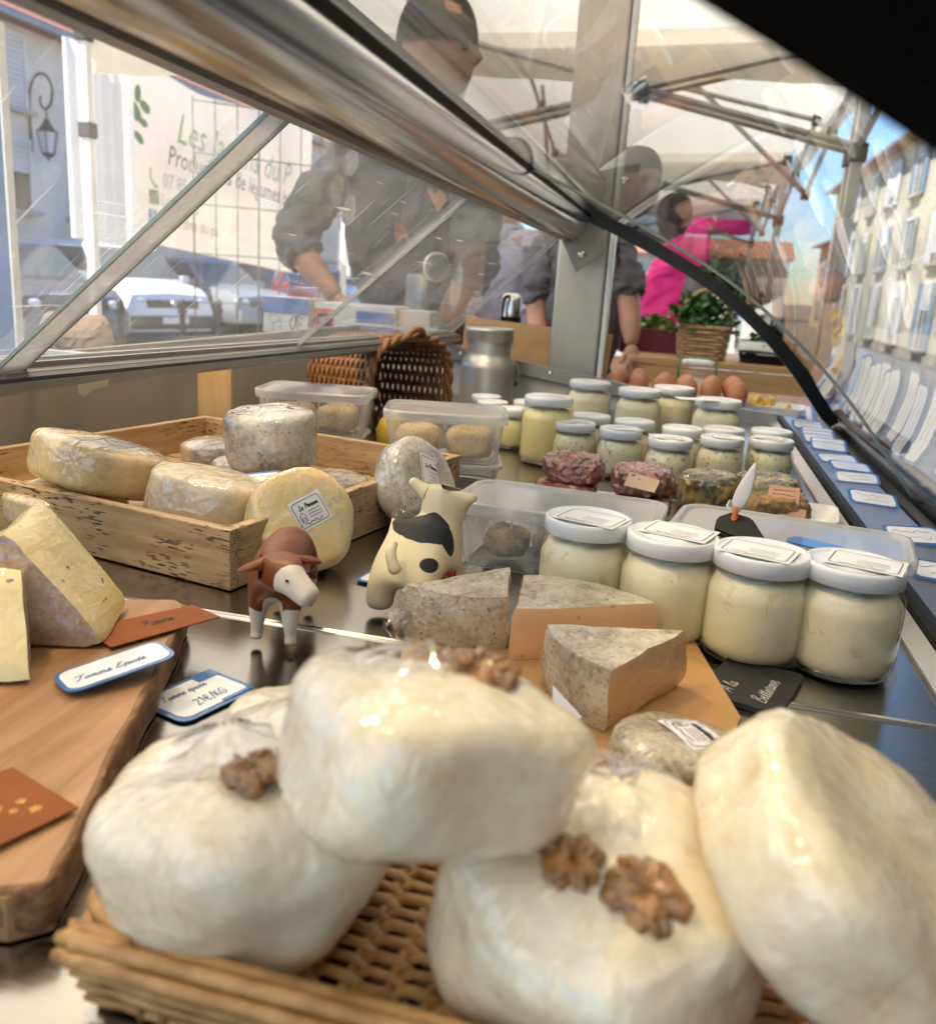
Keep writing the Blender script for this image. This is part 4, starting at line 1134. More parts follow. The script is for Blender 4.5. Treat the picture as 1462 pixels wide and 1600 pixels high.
bm = B(); prism(bm, [(-.035, -.030), (.035, -.016), (.024, .036), (-.05, .036)], 0, .0008); obj('card', bm, M['browncard'], oc)
for k, (x, y) in enumerate(((.012, -.002), (.017, .004), (.020, -.006), (.006, .004))):
    bm = B(); prism(bm, [((.0018 + .0004 * k) * (1 + .18 * math.cos(5 * t)) * math.cos(t), (.0018 + .0004 * k) * (1 + .18 * math.cos(5 * t)) * math.sin(t)) for t in [i * math.pi / 20 for i in range(40)]], .0009, .0011); obj('flower', bm, M['flower'], oc, loc=(x, y, 0))

# ------------------------------------------------------------------ cardboard sheet with three wedges and a round cheese
M['cardboardtop'] = plain('brown_cardboard_sheet', (.47, .26, .095), .6, 0, .1, 6)
cb = thing('cardboard_sheet', 'flat brown cardboard sheet under the cut cheese wedges', 'cardboard', (0, 0, FLOOR + .0005))
bm = B(); prism(bm, [(-.180, .600), (.030, .700), (.064, .556), (.03, .40), (-.13, .39)][::-1], 0, .0055); bmesh.ops.recalc_face_normals(bm, faces=bm.faces); obj('sheet', bm, M['cardboardtop'], cb)
zs = FLOOR + .0062; gW = 'cut wedges on the cardboard sheet'
def wdg(label, apex, a, b, h, seed):
    o = thing('cut_wedge', label, 'cheese', (apex[0], apex[1], zs), group=gW)
    bm = B(); wedge(bm, (0, 0), (a[0] - apex[0], a[1] - apex[1]), (b[0] - apex[0], b[1] - apex[1]), 0, h, seed=seed)
    obj('wedge_body', bm, [M['hay'], M['peach']], o, autosmooth=50); return o
w1_ = wdg('grey-rinded wedge at left on the cardboard, its rind towards the viewer', (-.116, .678), (-.184, .600), (-.101, .606), .041, 1)
wdg('peach-coloured wedge behind, cut face towards the viewer, between two other wedges', (-.096, .584), (-.106, .668), (.004, .642), .039, 2)
wdg('nearest peach-coloured wedge with grey rind at the front of the cardboard', (.026, .590), (-.070, .562), (-.020, .500), .042, 3)
film_gather(w1_, (-.070, -.082, .010), .012, .012, 4, rot=(R_(80), R_(-30), 0))
ro = cheese('labelled_cheese', 'round grey wrapped cheese with a black-framed paper label on the cardboard', (.022, .452, zs), .038, .034, 'hay', 12.5, e1=.55, amp=.003, m3=eul(-6, 4, 0))
lb = paper_label(ro, .036, .026, (.006, .000, .0352), (0, 0, R_(-58)), 'Rouergat', 31, bend=.0012, house=True)
bm = B(); prism(bm, [(0, 0), (.022, .010), (.012, .034)], 0, .0006)
fl = thing('paper_corner', 'corner of a white paper slip between the top cheese and the cardboard', 'paper', (-.048, .470, zs + .004), rot=(R_(40), R_(-20), R_(20))); obj('slip', bm, M['paper'], fl)
# slate tag
sl = thing('slate_tag', 'black slate tag with chalk writing beside the front jars', 'slate tag', (.076, .618, FLOOR + .0005), R_(72))
bm = B(); lo, hi = prism(bm, rrect(.078, .056, .005), 0, .004); obj('plate', bm, M['slate'], sl)
bm = B(); handwrite(bm, 'A la', .0050, .0006, Matrix.Translation((-.028, .008, .0046)), seed=8, slant=.3); handwrite(bm, 'Betterave', .0055, .0006, Matrix.Translation((-.031, -.016, .0046)), seed=9, slant=.3); obj('chalk_writing', bm, M['chalk'], sl)
price_card('price_card', 'small blue-edged card half hidden behind the white toy cow', .046, .030, (-.246, .735, FLOOR + .002), (0, 0, R_(80)), lines=(('Le Pneu', -.017, -.003, .0036, .0007, .2),), bw=.003)

# ------------------------------------------------------------------ jars
gF = 'large cream jars in the front row'
for k, (x, y, t_, rz) in enumerate(((-.061, .722, 'first large cream jar of the front row, behind the grey wedges', 40), (.009, .701, 'second large cream jar of the front row, behind the cardboard corner', 80), (.0765, .684, 'third large cream jar of the front row, behind the slate tag', 20), (.1425, .683, 'last large cream jar of the front row, next to the price rail', 60))):
    jar('big', (x, y, FLOOR), t_, gF, 'yoghurt', R_(rz * 3), -18 - rz * 3)
gH = 'small herb cream jars in the middle of the case'
mids = [(-.150, 1.352), (-.078, 1.330), (-.004, 1.285), (.070, 1.345), (.142, 1.372)]
names = ['first small herb jar of the near middle row, beside the tall yellow jar', 'second small herb jar of the near middle row', 'third small herb jar of the near middle row', 'fourth small herb jar of the near middle row', 'last small herb jar of the near middle row, next to the price rail']
for (x, y), nm in zip(mids, names): jar('small', (x, y, FLOOR), nm, gH, 'herbcream', x * 40, 20)
jar('tall', (-.196, 1.372, FLOOR), 'tall jar of yellow cream standing left of the small herb jars', None, 'lemoncream', .3)
for k, (x, y) in enumerate(((-.135, 1.445), (-.064, 1.430), (.012, 1.405), (.075, 1.44), (.150, 1.47))):
    jar('small', (x, y, FLOOR), 'small cream jar half hidden in the second middle row, place %s from the tall jar' % ('one', 'two', 'three', 'four', 'five')[k], gH, 'yoghurt', k * .7)
for k, (x, y, z) in enumerate(((-.163, 1.66, .0), (-.068, 1.60, 0), (.066, 1.545, .0), (-.010, 1.69, 0))):
    jar('tall', (x, y, FLOOR + z), ('tall cream jar in the back row nearest the milk can', 'tall cream jar in the back row, middle of three fronts', 'tall cream jar in the back row nearest the price rail', 'tall cream jar hidden deepest in the back row')[k], 'tall cream jars in the back row', 'yoghurt', k)
for k, (x, y) in enumerate(((-.268, 1.47), (-.318, 1.53), (-.262, 1.58), (-.345, 1.60))):
    jar('mini', (x, y, FLOOR), ('small yellow jar closest to the tall yellow jar', 'small yellow jar behind the right-hand food box', 'small yellow jar in front of the milk can', 'small yellow jar beside the wicker basket')[k], 'small yellow jars by the milk can', 'lemoncream', k)
slip = thing('paper_slip', 'white slip of paper lying on a back-row jar lid', 'paper', (.030, 1.50, FLOOR + .1062), R_(20)); bm = B(); prism(bm, rrect(.07, .03, .002), 0, .0008); obj('slip', bm, M['paper'], slip)

# ------------------------------------------------------------------ food boxes
M['crumbs'] = rind('golden_crumbed_cheese', [(.36, (.38, .20, .07)), (.46, (.60, .38, .15)), (.56, (.72, .52, .26)), (.68, (.78, .64, .40))], 90, False, 1.0, specks=((.85, .72, .5), 200, .62))
def nuggets(o, mat, spots, s, h, seed):
    for k, (x, y) in enumerate(spots):
        bm = B(); lump(bm, s, h, .5, .8, .004, 40, seed + k, 36, 18, fine=.002); obj('crumbed_piece', bm, M[mat], o, smooth=True, loc=(x, y, .004))
f1 = food_box('food_box', 'empty milky food box tray under the left-hand food box of crumbed cheese', (-.520, 1.225, FLOOR + .0), R_(10), .150, .105, .040)
f1b = food_box('food_box', 'milky plastic box of crumbed cheese standing behind the crate', (-.520, 1.225, FLOOR + .041), R_(10), .165, .115, .062)
nuggets(f1b, 'crumbs', ((-.032, -.012), (.034, -.010)), .030, .036, 2)
f2 = food_box('food_box', 'flat milky food box under the right-hand box of crumbed cheese', (-.302, 1.165, FLOOR), R_(14), .150, .108, .034)
f2b = food_box('food_box', 'milky plastic box of crumbed cheese behind the leaning grey cheese', (-.306, 1.165, FLOOR + .035), R_(14), .165, .115, .066)
nuggets(f2b, 'crumbs', ((-.035, -.012), (.033, -.014)), .031, .040, 7)
M['herbrow'] = rind('herb_coated_cheese', [(.36, (.05, .04, .02)), (.46, (.16, .12, .05)), (.56, (.36, .22, .07)), (.68, (.5, .34, .12))], 110, False, 1.0)
M['redherb'] = rind('red_spiced_cheese', [(.40, (.06, .012, .008)), (.48, (.20, .035, .02)), (.56, (.40, .11, .06)), (.64, (.70, .52, .44))], 150, True, 1.0)  # palest stop paints whitish film glints into the red coating
M['seedherb'] = rind('green_seed_coated_cheese', [(.40, (.03, .028, .012)), (.48, (.10, .085, .02)), (.56, (.34, .24, .04)), (.66, (.50, .36, .06))], 130, True, 1.0)
f3 = food_box('food_box', 'long low clear box of herbed cheeses behind the peach wedges', (-.100, .850, FLOOR), R_(-4), .200, .110, .066)
for k, (x, y, mt) in enumerate(((-.05, -.01, 'herbrow'), (.0, -.012, 'herbrow'), (.045, -.01, 'redherb'))):
    bm = B(); lump(bm, .022, .028, .6, .9, .004, 60, 4 + k, 36, 18, fine=.003); obj('herbed_piece', bm, M[mt], f3, smooth=True, loc=(x, y, .006))
f4 = food_box('food_box', 'long low clear box of red spiced cheese behind the last front jars', (.118, .862, FLOOR), R_(-9), .215, .115, .060)
for k, (x, y) in enumerate(((-.065, -.02), (-.02, -.02), (.03, -.018))):
    bm = B(); lump(bm, .024, .034, .6, .9, .004, 60, 14 + k, 36, 18, fine=.003); obj('spiced_piece', bm, M['redherb'], f4, smooth=True, loc=(x, y, .006))
bm = B(); prism(bm, rrect(.05, .026, .008), 0, .001); bc = thing('blue_card', 'blue card lying on the clear box lid behind the front jars', 'card', (.135, .815, FLOOR + .0605), R_(-30)); obj('card', bm, M['bluecard'], bc)
# spiced and herbed cheeses
for k, (x, y, z, R, H, mt, lab) in enumerate((
    (-.130, 1.130, 0, .040, .026, 'redherb', 'lower red spiced cheese of the pair left of the paper tag'),
    (-.124, 1.145, .024, .040, .034, 'redherb', 'upper red spiced cheese stacked left of the paper tag'),
    (-.030, 1.100, 0, .036, .026, 'redherb', 'lower red spiced cheese under the tagged one'),
    (-.032, 1.112, .024, .038, .036, 'redherb', 'red spiced cheese with a folded paper tag on its side'),
    (.052, 1.178, 0, .040, .050, 'seedherb', 'round cheese coated in dark green and yellow seeds behind the white feather'),
    (.130, 1.225, 0, .041, .044, 'seedherb', 'dark seed-coated cheese at the far side, next to the herb jars'),
    (.132, 1.135, .004, .040, .036, 'herbrow', 'grey herb-coated cheese with two brown tags in a white tray'))):
    o = cheese('spiced_cheese', lab, (x, y, FLOOR + z), R, H, mt, 20 + k, group='spiced cheeses in the middle of the case', e1=.5, amp=.007, e2=.75, fine=.0034)
    if k == 3:
        bm = B(); prism(bm, [(-.02, -.008), (.018, -.012), (.022, .004), (-.016, .010)], 0, .0006); obj('tag', bm, plain('kraft_tag', (.66, .46, .30), .6), o, loc=(.0, -.0405, .024), rot=(R_(62), 0, R_(-6)))
    if k == 6:
        M['tagbrown'] = plain('terracotta_tag', (.46, .22, .13), .35, 0, .1, 60, coat=.6)
        bm = B(); prism(bm, rrect(.036, .028, .001, 1), 0, .0006); tg = obj('tag', bm, M['tagbrown'], o, loc=(.006, -.024, .038), rot=(R_(38), 0, R_(-5)))
        bm = B(); r_ = random.Random(3)
        for q in range(3): squiggle(bm, -.013, .013, .007 - q * .007, .0012, .0007, Matrix.Translation((0, 0, .0009)), r_)
        obj('writing', bm, M['ink'], tg)
        bm = B(); prism(bm, rrect(.036, .018, .001, 1), 0, .0006); obj('tag', bm, M['tagbrown'], o, loc=(.014, -.040, .018), rot=(R_(60), 0, R_(-8)))
wt = thing('white_tray', 'white foam tray under the brown-tagged cheese', 'tray', (.142, 1.135, FLOOR + .0002), R_(-8))
bm = B(); rows = [[Vector((x * s, y * s, z)) for x, y in rrect(.13, .10, .012)] for s, z in ((.86, 0), (1, .022), (.97, .022), (.84, .0035))]; loft(bm, rows); obj('tray_body', bm, M['white_plastic'], wt)
# feather-tipped marker clip
fc = thing('marker_clip', 'black plastic clip with an orange stem and a white feather blade between the front jars', 'clip', (.062, .815, FLOOR + .066), R_(-25))
M['feather'] = plain('white_feather', (.72, .68, .66), .4, 0, .08, 60)
M['orange'] = plain('orange_plastic', (.75, .16, .03), .35)
bm = B(); prism(bm, [(-.016, .004), (-.012, -.012), (.004, -.016), (.018, -.012), (.034, -.018), (.036, -.010), (.014, .012), (-.006, .014)], 0, .009); es = list(bm.edges); bmesh.ops.bevel(bm, geom=es, offset=.002, segments=2, affect='EDGES'); obj('clip_body', bm, M['black'], fc, rot=(R_(35), 0, 0))
bm = B(); tube(bm, [(0, 0, .004), (.001, 0, .022)], [.0035, .0022], 8); obj('stem', bm, M['orange'], fc)
bm = B(); rows = []
for z, w in ((.016, .003), (.026, .007), (.036, .0075), (.048, .0055), (.058, .003), (.064, .0006)):
    rows.append([Vector((w * math.cos(t) + (z - .016) * .25, .0012 * math.sin(t), z)) for t in [i * math.pi / 5 for i in range(10)]])
loft(bm, rows); obj('feather_blade', bm, M['feather'], fc, smooth=True)
lem = thing('lemon', 'yellow lemon between the two food boxes', 'lemon', (-.412, 1.255, FLOOR + .022)); M['lemon'] = plain('lemon_peel', (.72, .46, .04), .4, 0, .1, 60, .4, 220, .001)
bm = B(); lathe(bm, [(0, -.038), (.004, -.036), (.010, -.030), (.021, -.016), (.025, 0), (.021, .017), (.010, .031), (.004, .037), (0, .039)], 24); obj('fruit', bm, M['lemon'], lem, smooth=True, loc=(0, 0, .02), rot=(R_(8), R_(12), 0))
# price cards along the rail
lab_y = [.905, 1.045, 1.225, 1.375, 1.465, 1.525, 1.66, 1.70, 1.735, 1.80, 1.85, 1.905, 1.95]
words = ['second to last card at the camera end of', 'last card in view at the near end of']
ordn = ['first', 'second', 'third', 'fourth', 'fifth', 'sixth', 'seventh', 'eighth', 'ninth', 'tenth', 'eleventh', 'twelfth', 'thirteenth', 'fourteenth', 'fifteenth']
for k, y in enumerate(lab_y):
    price_card('rail_card', 'blue-edged price card lying on the grey price rail, %s from the camera end' % ordn[k], .062, .040, (.268 + .006 * math.sin(k * 2.1), y, .9255 + .0008 * (k % 3)), (R_(13 + 3 * math.sin(k)), R_(1 + 2 * math.cos(k * 3)), R_(4 + 6 * math.sin(k * 1.7))), seed=60 + k, group='blue-edged cards along the price rail', bw=.004)

# ------------------------------------------------------------------ wicker basket on its side, milk can
def weave_panel(bm, f, nu, nv, r, amp):
    """f(u,v)->(point, normal) ; horizontal strands in v, waving over nu stakes"""
    for j in range(nv):
        pts = []
        for i in range(nu * 4 + 1):
            p, n = f(i / (nu * 4), (j + .5) / nv); pts.append(p + n * amp * math.sin(i * math.pi / 4 * 1.0 * 1 + math.pi * (j % 2)) )
        tube(bm, pts, r, 5)
    for i in range(nu + 1):
        pts = [f(i / nu, v / 6)[0] for v in range(7)]; tube(bm, pts, r * 1.25, 5)
bs = thing('wicker_basket', 'dark wicker basket lying on its side at the back of the case', 'basket', (-.535, 1.490, FLOOR), R_(70)); bs.scale = (1.08, 1.08, 1.08)
# local x: along the opening, local y: depth into the basket (towards back wall), z up
BW, BD, BH = .225, .150, .148
def bsec(s):
    """cross-section round the lying basket: from near bottom over the top to the far bottom"""
    P = [(0, 0), (.0, .05), (.002, .100), (.022, .132), (.065, .147), (.11, .150), (.16, .147), (.203, .130), (.223, .10), (.225, .05), (.225, 0)]
    q = smooth_pts([(x, 0, z) for x, z in P], 6); i = s * (len(q) - 1); a = int(min(i, len(q) - 2)); return q[a].lerp(q[a + 1], i - a)
def fside(u, v):
    c = bsec(u); a, b = bsec(max(0, u - .01)), bsec(min(1, u + .01)); t = (b - a).normalized(); n = Vector((-t.z, 0, t.x))
    k = 1 - .12 * v; p = Vector(((c.x - .112) * k + .112, BD * v, c.z * (1 - .06 * v))); return p, n
bm = B(); weave_panel(bm, fside, 26, 25, .0036, .0030); w_ = obj('wall_weave', bm, M['wickerdark'], bs, smooth=True); w_['kind'] = 'stuff'
def fback(u, v): return Vector((.022 + .18 * u, BD * .985, .004 + .125 * v)), Vector((0, 1, 0))
bm = B(); weave_panel(bm, fback, 9, 24, .0034, .0026); w_ = obj('base_weave', bm, M['wickerdark'], bs, smooth=True); w_['kind'] = 'stuff'
for q in range(2):
    pts = []
    for i in range(73):
        c, n = fside(i / 72, 0); an = i * .75 + q * math.pi; pts.append(c + n * .004 * math.cos(an) + Vector((0, -.002 + .0045 * math.sin(an), 0)))
    bm = B(); tube(bm, pts, .0048, 7); obj('rim_rod', bm, M['wickerdark'], bs, smooth=True)
bm = B(); tube(bm, smooth_pts([(.085, -.006, .150), (.095, -.012, .162), (.115, -.014, .164), (.135, -.006, .152)], 5), .006, 7); obj('handle_knot', bm, M['wickerdark'], bs, smooth=True)

mc = thing('milk_can', 'small aluminium milk can with lid standing by the far end wall', 'milk can', (-.430, 1.985, FLOOR), R_(20))
M['canalu'] = plain('milk_can_aluminium', (.52, .50, .46), .40, .8, .08, 8, .15, 30, .002)
bm = B(); lathe(bm, [(0, 0), (.060, 0), (.0635, .003), (.0625, .008), (.0625, .084), (.0615, .090), (.055, .104), (.0505, .110), (.0495, .116), (.0495, .150)], 48); obj('can_body', bm, M['canalu'], mc, smooth=True)
bm = B(); lathe(bm, [(.0525, .142), (.0535, .143), (.0535, .163), (.0545, .165), (.0545, .170), (.052, .172), (.046, .170), (0, .172)], 48); obj('lid', bm, M['canalu'], mc, autosmooth=30)
bm = B(); tube(bm, smooth_pts([(.058, 0, .10), (.070, 0, .085), (.072, .004, .06), (.066, .006, .045)], 5), .0025, 6); obj('bail_handle', bm, M['steel'], mc, smooth=True)
bm = B(); tube(bm, [(.066, .0, .05), (.068, .02, .046)], .006, 8); obj('grip', bm, M['bark'], mc, smooth=True)
bm = B(); box(bm, (.052, 0, .135), (.006, .014, .016), bev=.002); obj('clasp', bm, M['steel'], mc)
# ------------------------------------------------------------------ toy cows
def col_attr_mat(name, rough=.35):
    m = bpy.data.materials.new(name); t = NT(m); a = t.new('Attribute'); a.attribute_name = 'Col'
    t.set(col=t.mix(t.ramp(t.noise(90, 4), [(.3, 0), (.8, .22)]), a.outputs['Color'], (.12, .07, .04)), rough=rough, normal=t.bump(t.noise(180, 3), .15, .0006)); return m
def blob(t, pos, c, r, noise_=None, amp=.0):
    v = t.new('VectorMath'); v.operation = 'SUBTRACT'; t.l.new(pos, v.inputs[0]); v.inputs[1].default_value = c
    d = t.new('VectorMath'); d.operation = 'DIVIDE'; t.l.new(v.outputs[0], d.inputs[0]); d.inputs[1].default_value = r
    l = t.new('VectorMath'); l.operation = 'LENGTH'; t.l.new(d.outputs[0], l.inputs[0]); x = l.outputs['Value']
    if noise_ is not None: x = t.math('ADD', x, t.math('MULTIPLY', t.math('SUBTRACT', noise_, .5), amp))
    return t.ramp(x, [(.97, 1), (1.0, 0)])
def patch_mat(name, base, layers, rough, grime=.18, amp=.6):
    m = bpy.data.materials.new(name); t = NT(m); tc = t.new('TexCoord'); pos = tc.outputs['Object']
    n = t.noise(70, 3, .5, rnd=False); col = base
    for (c, r, cc, a) in layers: col = t.mix(blob(t, pos, c, r, n, a * amp), col, cc)
    col = t.mix(t.ramp(t.noise(60, 4, rnd=False), [(.35, 0), (.8, grime)]), col, (.10, .06, .035))
    t.set(col=col, rough=rough, spec=.25, normal=t.bump(t.noise(200, 3, rnd=False), .12, .0006)); return m
def paint(o, fn):
    me = o.data; at = me.color_attributes.new('Col', 'FLOAT_COLOR', 'POINT')
    for i, v in enumerate(me.vertices): c = fn(v.co); at.data[i].color = (c[0], c[1], c[2], 1)
cow = thing('toy_cow', 'small brown and white toy cow figurine standing in front of the crate', 'toy cow', (-.268, .558, FLOOR), R_(14))
WH, BR, PK, HF = (.74, .67, .56), (.17, .047, .010), (.55, .25, .17), (.16, .10, .06)
MCOW = patch_mat('painted_toy_cow', BR, [((0, .005, .026), (.009, .020, .026), WH, .5), ((0, .04, .026), (.012, .06, .012), WH, .5),
    ((-.013, .002, .010), (.012, .014, .022), WH, .6), ((.013, -.004, .010), (.012, .014, .024), WH, .6), ((.013, .076, .010), (.012, .016, .020), WH, .6), ((-.013, .08, .010), (.012, .016, .020), WH, .6),
    ((.024, -.034, .058), (.0185, .0125, .0195), WH, .35), ((.041, -.043, .0515), (.0065, .0075, .0065), PK, .3),
    ((0, .03, 0), (.1, .1, .0048), HF, .1)], .38)
body = skin_mesh('body', [
    [(0, .040, .056, .019, .021), (0, .072, .057, .018, .020), (0, .086, .056, .010, .014)],
    [(0, .040, .056, .019), (0, .012, .055, .021, .024), (0, -.004, .057, .017, .021), (.004, -.013, .064, .0125, .0155), (.009, -.021, .0690, .0112, .0112), (.017, -.027, .0640, .0108, .0118), (.027, -.033, .0565, .0088, .0100), (.0355, -.038, .0515, .0096, .0086)],
    [(0, .012, .055, .02), (-.0115, .006, .038, .0105), (-.0125, .003, .022, .0060), (-.013, .002, .010, .0042), (-.013, 0, .0045, .0055)],
    [(0, .012, .055, .02), (.0115, .004, .038, .0105), (.0125, -.003, .022, .0060), (.0135, -.005, .010, .0042), (.0135, -.008, .0045, .0055)],
    [(0, .072, .057, .018), (-.012, .078, .040, .010), (-.013, .084, .022, .0052), (-.013, .081, .010, .0042), (-.013, .079, .0045, .0055)],
    [(0, .072, .057, .018), (.012, .076, .040, .010), (.013, .080, .022, .0052), (.013, .075, .010, .0042), (.013, .072, .0045, .0055)],
    [(.009, -.021, .069, .0095), (-.002, -.0235, .0725, .0040, .0035), (-.012, -.026, .0700, .0072, .0028), (-.020, -.028, .0665, .0030, .0014)],
    [(.009, -.021, .069, .0095), (.019, -.014, .0735, .0040, .0035), (.028, -.009, .0720, .0072, .0028), (.035, -.006, .070, .0030, .0014)],
    [(0, .086, .056, .010), (0, .094, .058, .003), (0, .097, .040, .002), (0, .097, .022, .003)],
], MCOW, cow, 3)

for sx in ((.0165, -.0380, .0655), (.0275, -.0205, .0655)):
    bm = B(); bmesh.ops.create_uvsphere(bm, u_segments=10, v_segments=8, radius=.0012); obj('eye', bm, M['blackgloss'], cow, smooth=True, loc=sx)
tw = thing('toy_cow', 'cream foam toy cow with black patches seen from behind, beside the leaning cheese', 'toy cow', (-.198, .655, FLOOR), R_(-14)); tw.scale = (.95, .95, .95)
CRM, BK = (.72, .62, .40), (.016, .018, .018)
MTW = patch_mat('painted_foam_cow', CRM, [((.004, .018, .078), (.030, .017, .0165), BK, .45), ((.022, .024, .066), (.012, .009, .016), BK, .3), ((.027, -.006, .053), (.010, .0085, .0062), BK, .2), ((0, .02, 0), (.1, .1, .003), BK, .1)], .5, .10)
body = skin_mesh('body', [
    [(0, 0, .052, .028, .025), (0, .022, .054, .028, .025), (.002, .040, .060, .022, .022), (.006, .048, .078, .016, .016), (.006, .050, .093, .0175, .016), (.007, .052, .106, .015, .014)],
    [(0, 0, .052, .028), (-.018, -.008, .034, .015), (-.020, -.009, .016, .0135), (-.020, -.009, .004, .0125)],
    [(0, 0, .052, .028), (.018, -.006, .034, .015), (.020, -.007, .016, .0135), (.020, -.007, .004, .0125)],
    [(.002, .040, .060, .022), (-.016, .044, .036, .014), (-.018, .046, .016, .013), (-.018, .046, .004, .0125)],
    [(.002, .040, .060, .022), (.018, .044, .036, .014), (.020, .046, .016, .013), (.020, .046, .004, .0125)],
    [(.006, .050, .093, .0175), (-.016, .046, .103, .007, .006), (-.027, .044, .110, .0055, .004)],
    [(.006, .050, .093, .0175), (.028, .050, .100, .007, .006), (.038, .050, .103, .0055, .004)],
], MTW, tw, 3)

bm = B(); tube(bm, smooth_pts([(-.002, -.018, .070), (.000, -.0265, .064), (.004, -.029, .056), (.008, -.0285, .048)], 4), [.0030, .0036, .0042, .0046, .0048, .0048, .0048, .0048, .0050, .0054, .0056, .0050, .0030], 10); obj('tail', bm, MTW, tw, smooth=True)
M['redprint'] = plain('red_print', (.45, .03, .03), .5)
text3d('lettering', 'SOM', .011, M['redprint'], tw, (.0292, .006, .034), (R_(90), 0, R_(80)), ext=.0006)

# ------------------------------------------------------------------ people
M['skin'] = plain('skin', (.42, .22, .14), .5, 0, .12, 30, sss=.1, sssr=(.02, .008, .004), ssss=.3)
M['skin2'] = plain('light_skin', (.50, .28, .19), .5, 0, .12, 30)
M['greyshirt'] = plain('grey_work_shirt', (.10, .105, .125), .9, 0, .18, 9, .5, 26, .02)
M['lilacshirt'] = plain('lilac_shirt', (.50, .49, .62), .9, 0, .1, 9, .4, 26, .02)
M['tshirt'] = plain('charcoal_tshirt', (.12, .11, .125), .9, 0, .15, 9, .4, 26, .02)
M['pinkvest'] = plain('pink_vest', (.66, .015, .22), .7, 0, .1, 9, .4, 20, .02)
M['trousers'] = plain('dark_trousers', (.03, .032, .045), .9, 0, .2)
M['apron'] = plain('brown_apron', (.12, .065, .045), .75, 0, .15, 9)
M['beanie'] = plain('dark_knit_cap', (.022, .021, .022), .9, 0, .3, 60, .6, 120, .004)
M['hairbrown'] = plain('brown_hair', (.05, .028, .016), .7, 0, .3, 80, .5, 200, .003)
def head_bm(bm, c, facing, s=1.0, mat=0):
    """head with brow, nose, lips, chin and ears; facing = angle of the nose in XY"""
    n0 = len(bm.verts); lump(bm, .098 * s, .235 * s, .92, .95, .0, 1, 1, 44, 34, mat, ry=.078 * s, fine=0)
    bm.verts.ensure_lookup_table(); vs = bm.verts[n0:]
    for v in vs:
        x, y, z = v.co / s; z0 = z - .1175
        if x > 0:
            v.co.x += s * (.030 * math.exp(-((y / .013) ** 2 + ((z0 + .012) / .022) ** 2)) + .010 * math.exp(-((y / .04) ** 2 + ((z0 - .025) / .014) ** 2))
                           + .009 * math.exp(-((y / .022) ** 2 + ((z0 + .055) / .010) ** 2)) + .014 * math.exp(-((y / .025) ** 2 + ((z0 + .09) / .02) ** 2))
                           - .012 * math.exp(-(((abs(y) - .030) / .014) ** 2 + ((z0 - .006) / .013) ** 2)))
        v.co.y += s * math.copysign(.014, y) * math.exp(-(((x + .004) / .014) ** 2 + ((z0 - 0) / .026) ** 2)) * (1 if abs(y) > .055 else 0)
        v.co.y *= 1 - .22 * max(0, -z0 / .1175) ** 2; v.co.z -= .1175 * s
    bmesh.ops.transform(bm, matrix=Matrix.Translation(c) @ Matrix.Rotation(facing, 4, 'Z'), verts=vs)
def hand_chains(w, d, side, curl=.25):
    """palm + five fingers from the wrist w along direction d; side = vector towards the thumb"""
    d = Vector(d).normalized(); sd_ = Vector(side).normalized(); nrm = d.cross(sd_).normalized(); w = Vector(w)
    pc = w + d * .05; ch = [[(*w, .022), (*(w + d * .028), .026, .017), (*pc, .030, .015)]]
    for k, (o, L) in enumerate(((.026, .068), (.009, .078), (-.009, .072), (-.026, .056))):
        a = pc + sd_ * o * .6; b = pc + d * .035 + sd_ * o; c_ = b + (d * (1 - curl) + nrm * curl) * L * .5; e_ = c_ + (d * (1 - 2 * curl) + nrm * 2 * curl).normalized() * L * .45
        ch.append([(*pc, .02), (*b, .0095), (*c_, .0088), (*e_, .0075)])
    t0 = w + d * .03; t1 = t0 + sd_ * .032 + d * .018; t2 = t1 + sd_ * .012 + d * .03
    ch.append([(*(w + d * .028), .02), (*t1, .0105), (*t2, .0085)])
    return ch
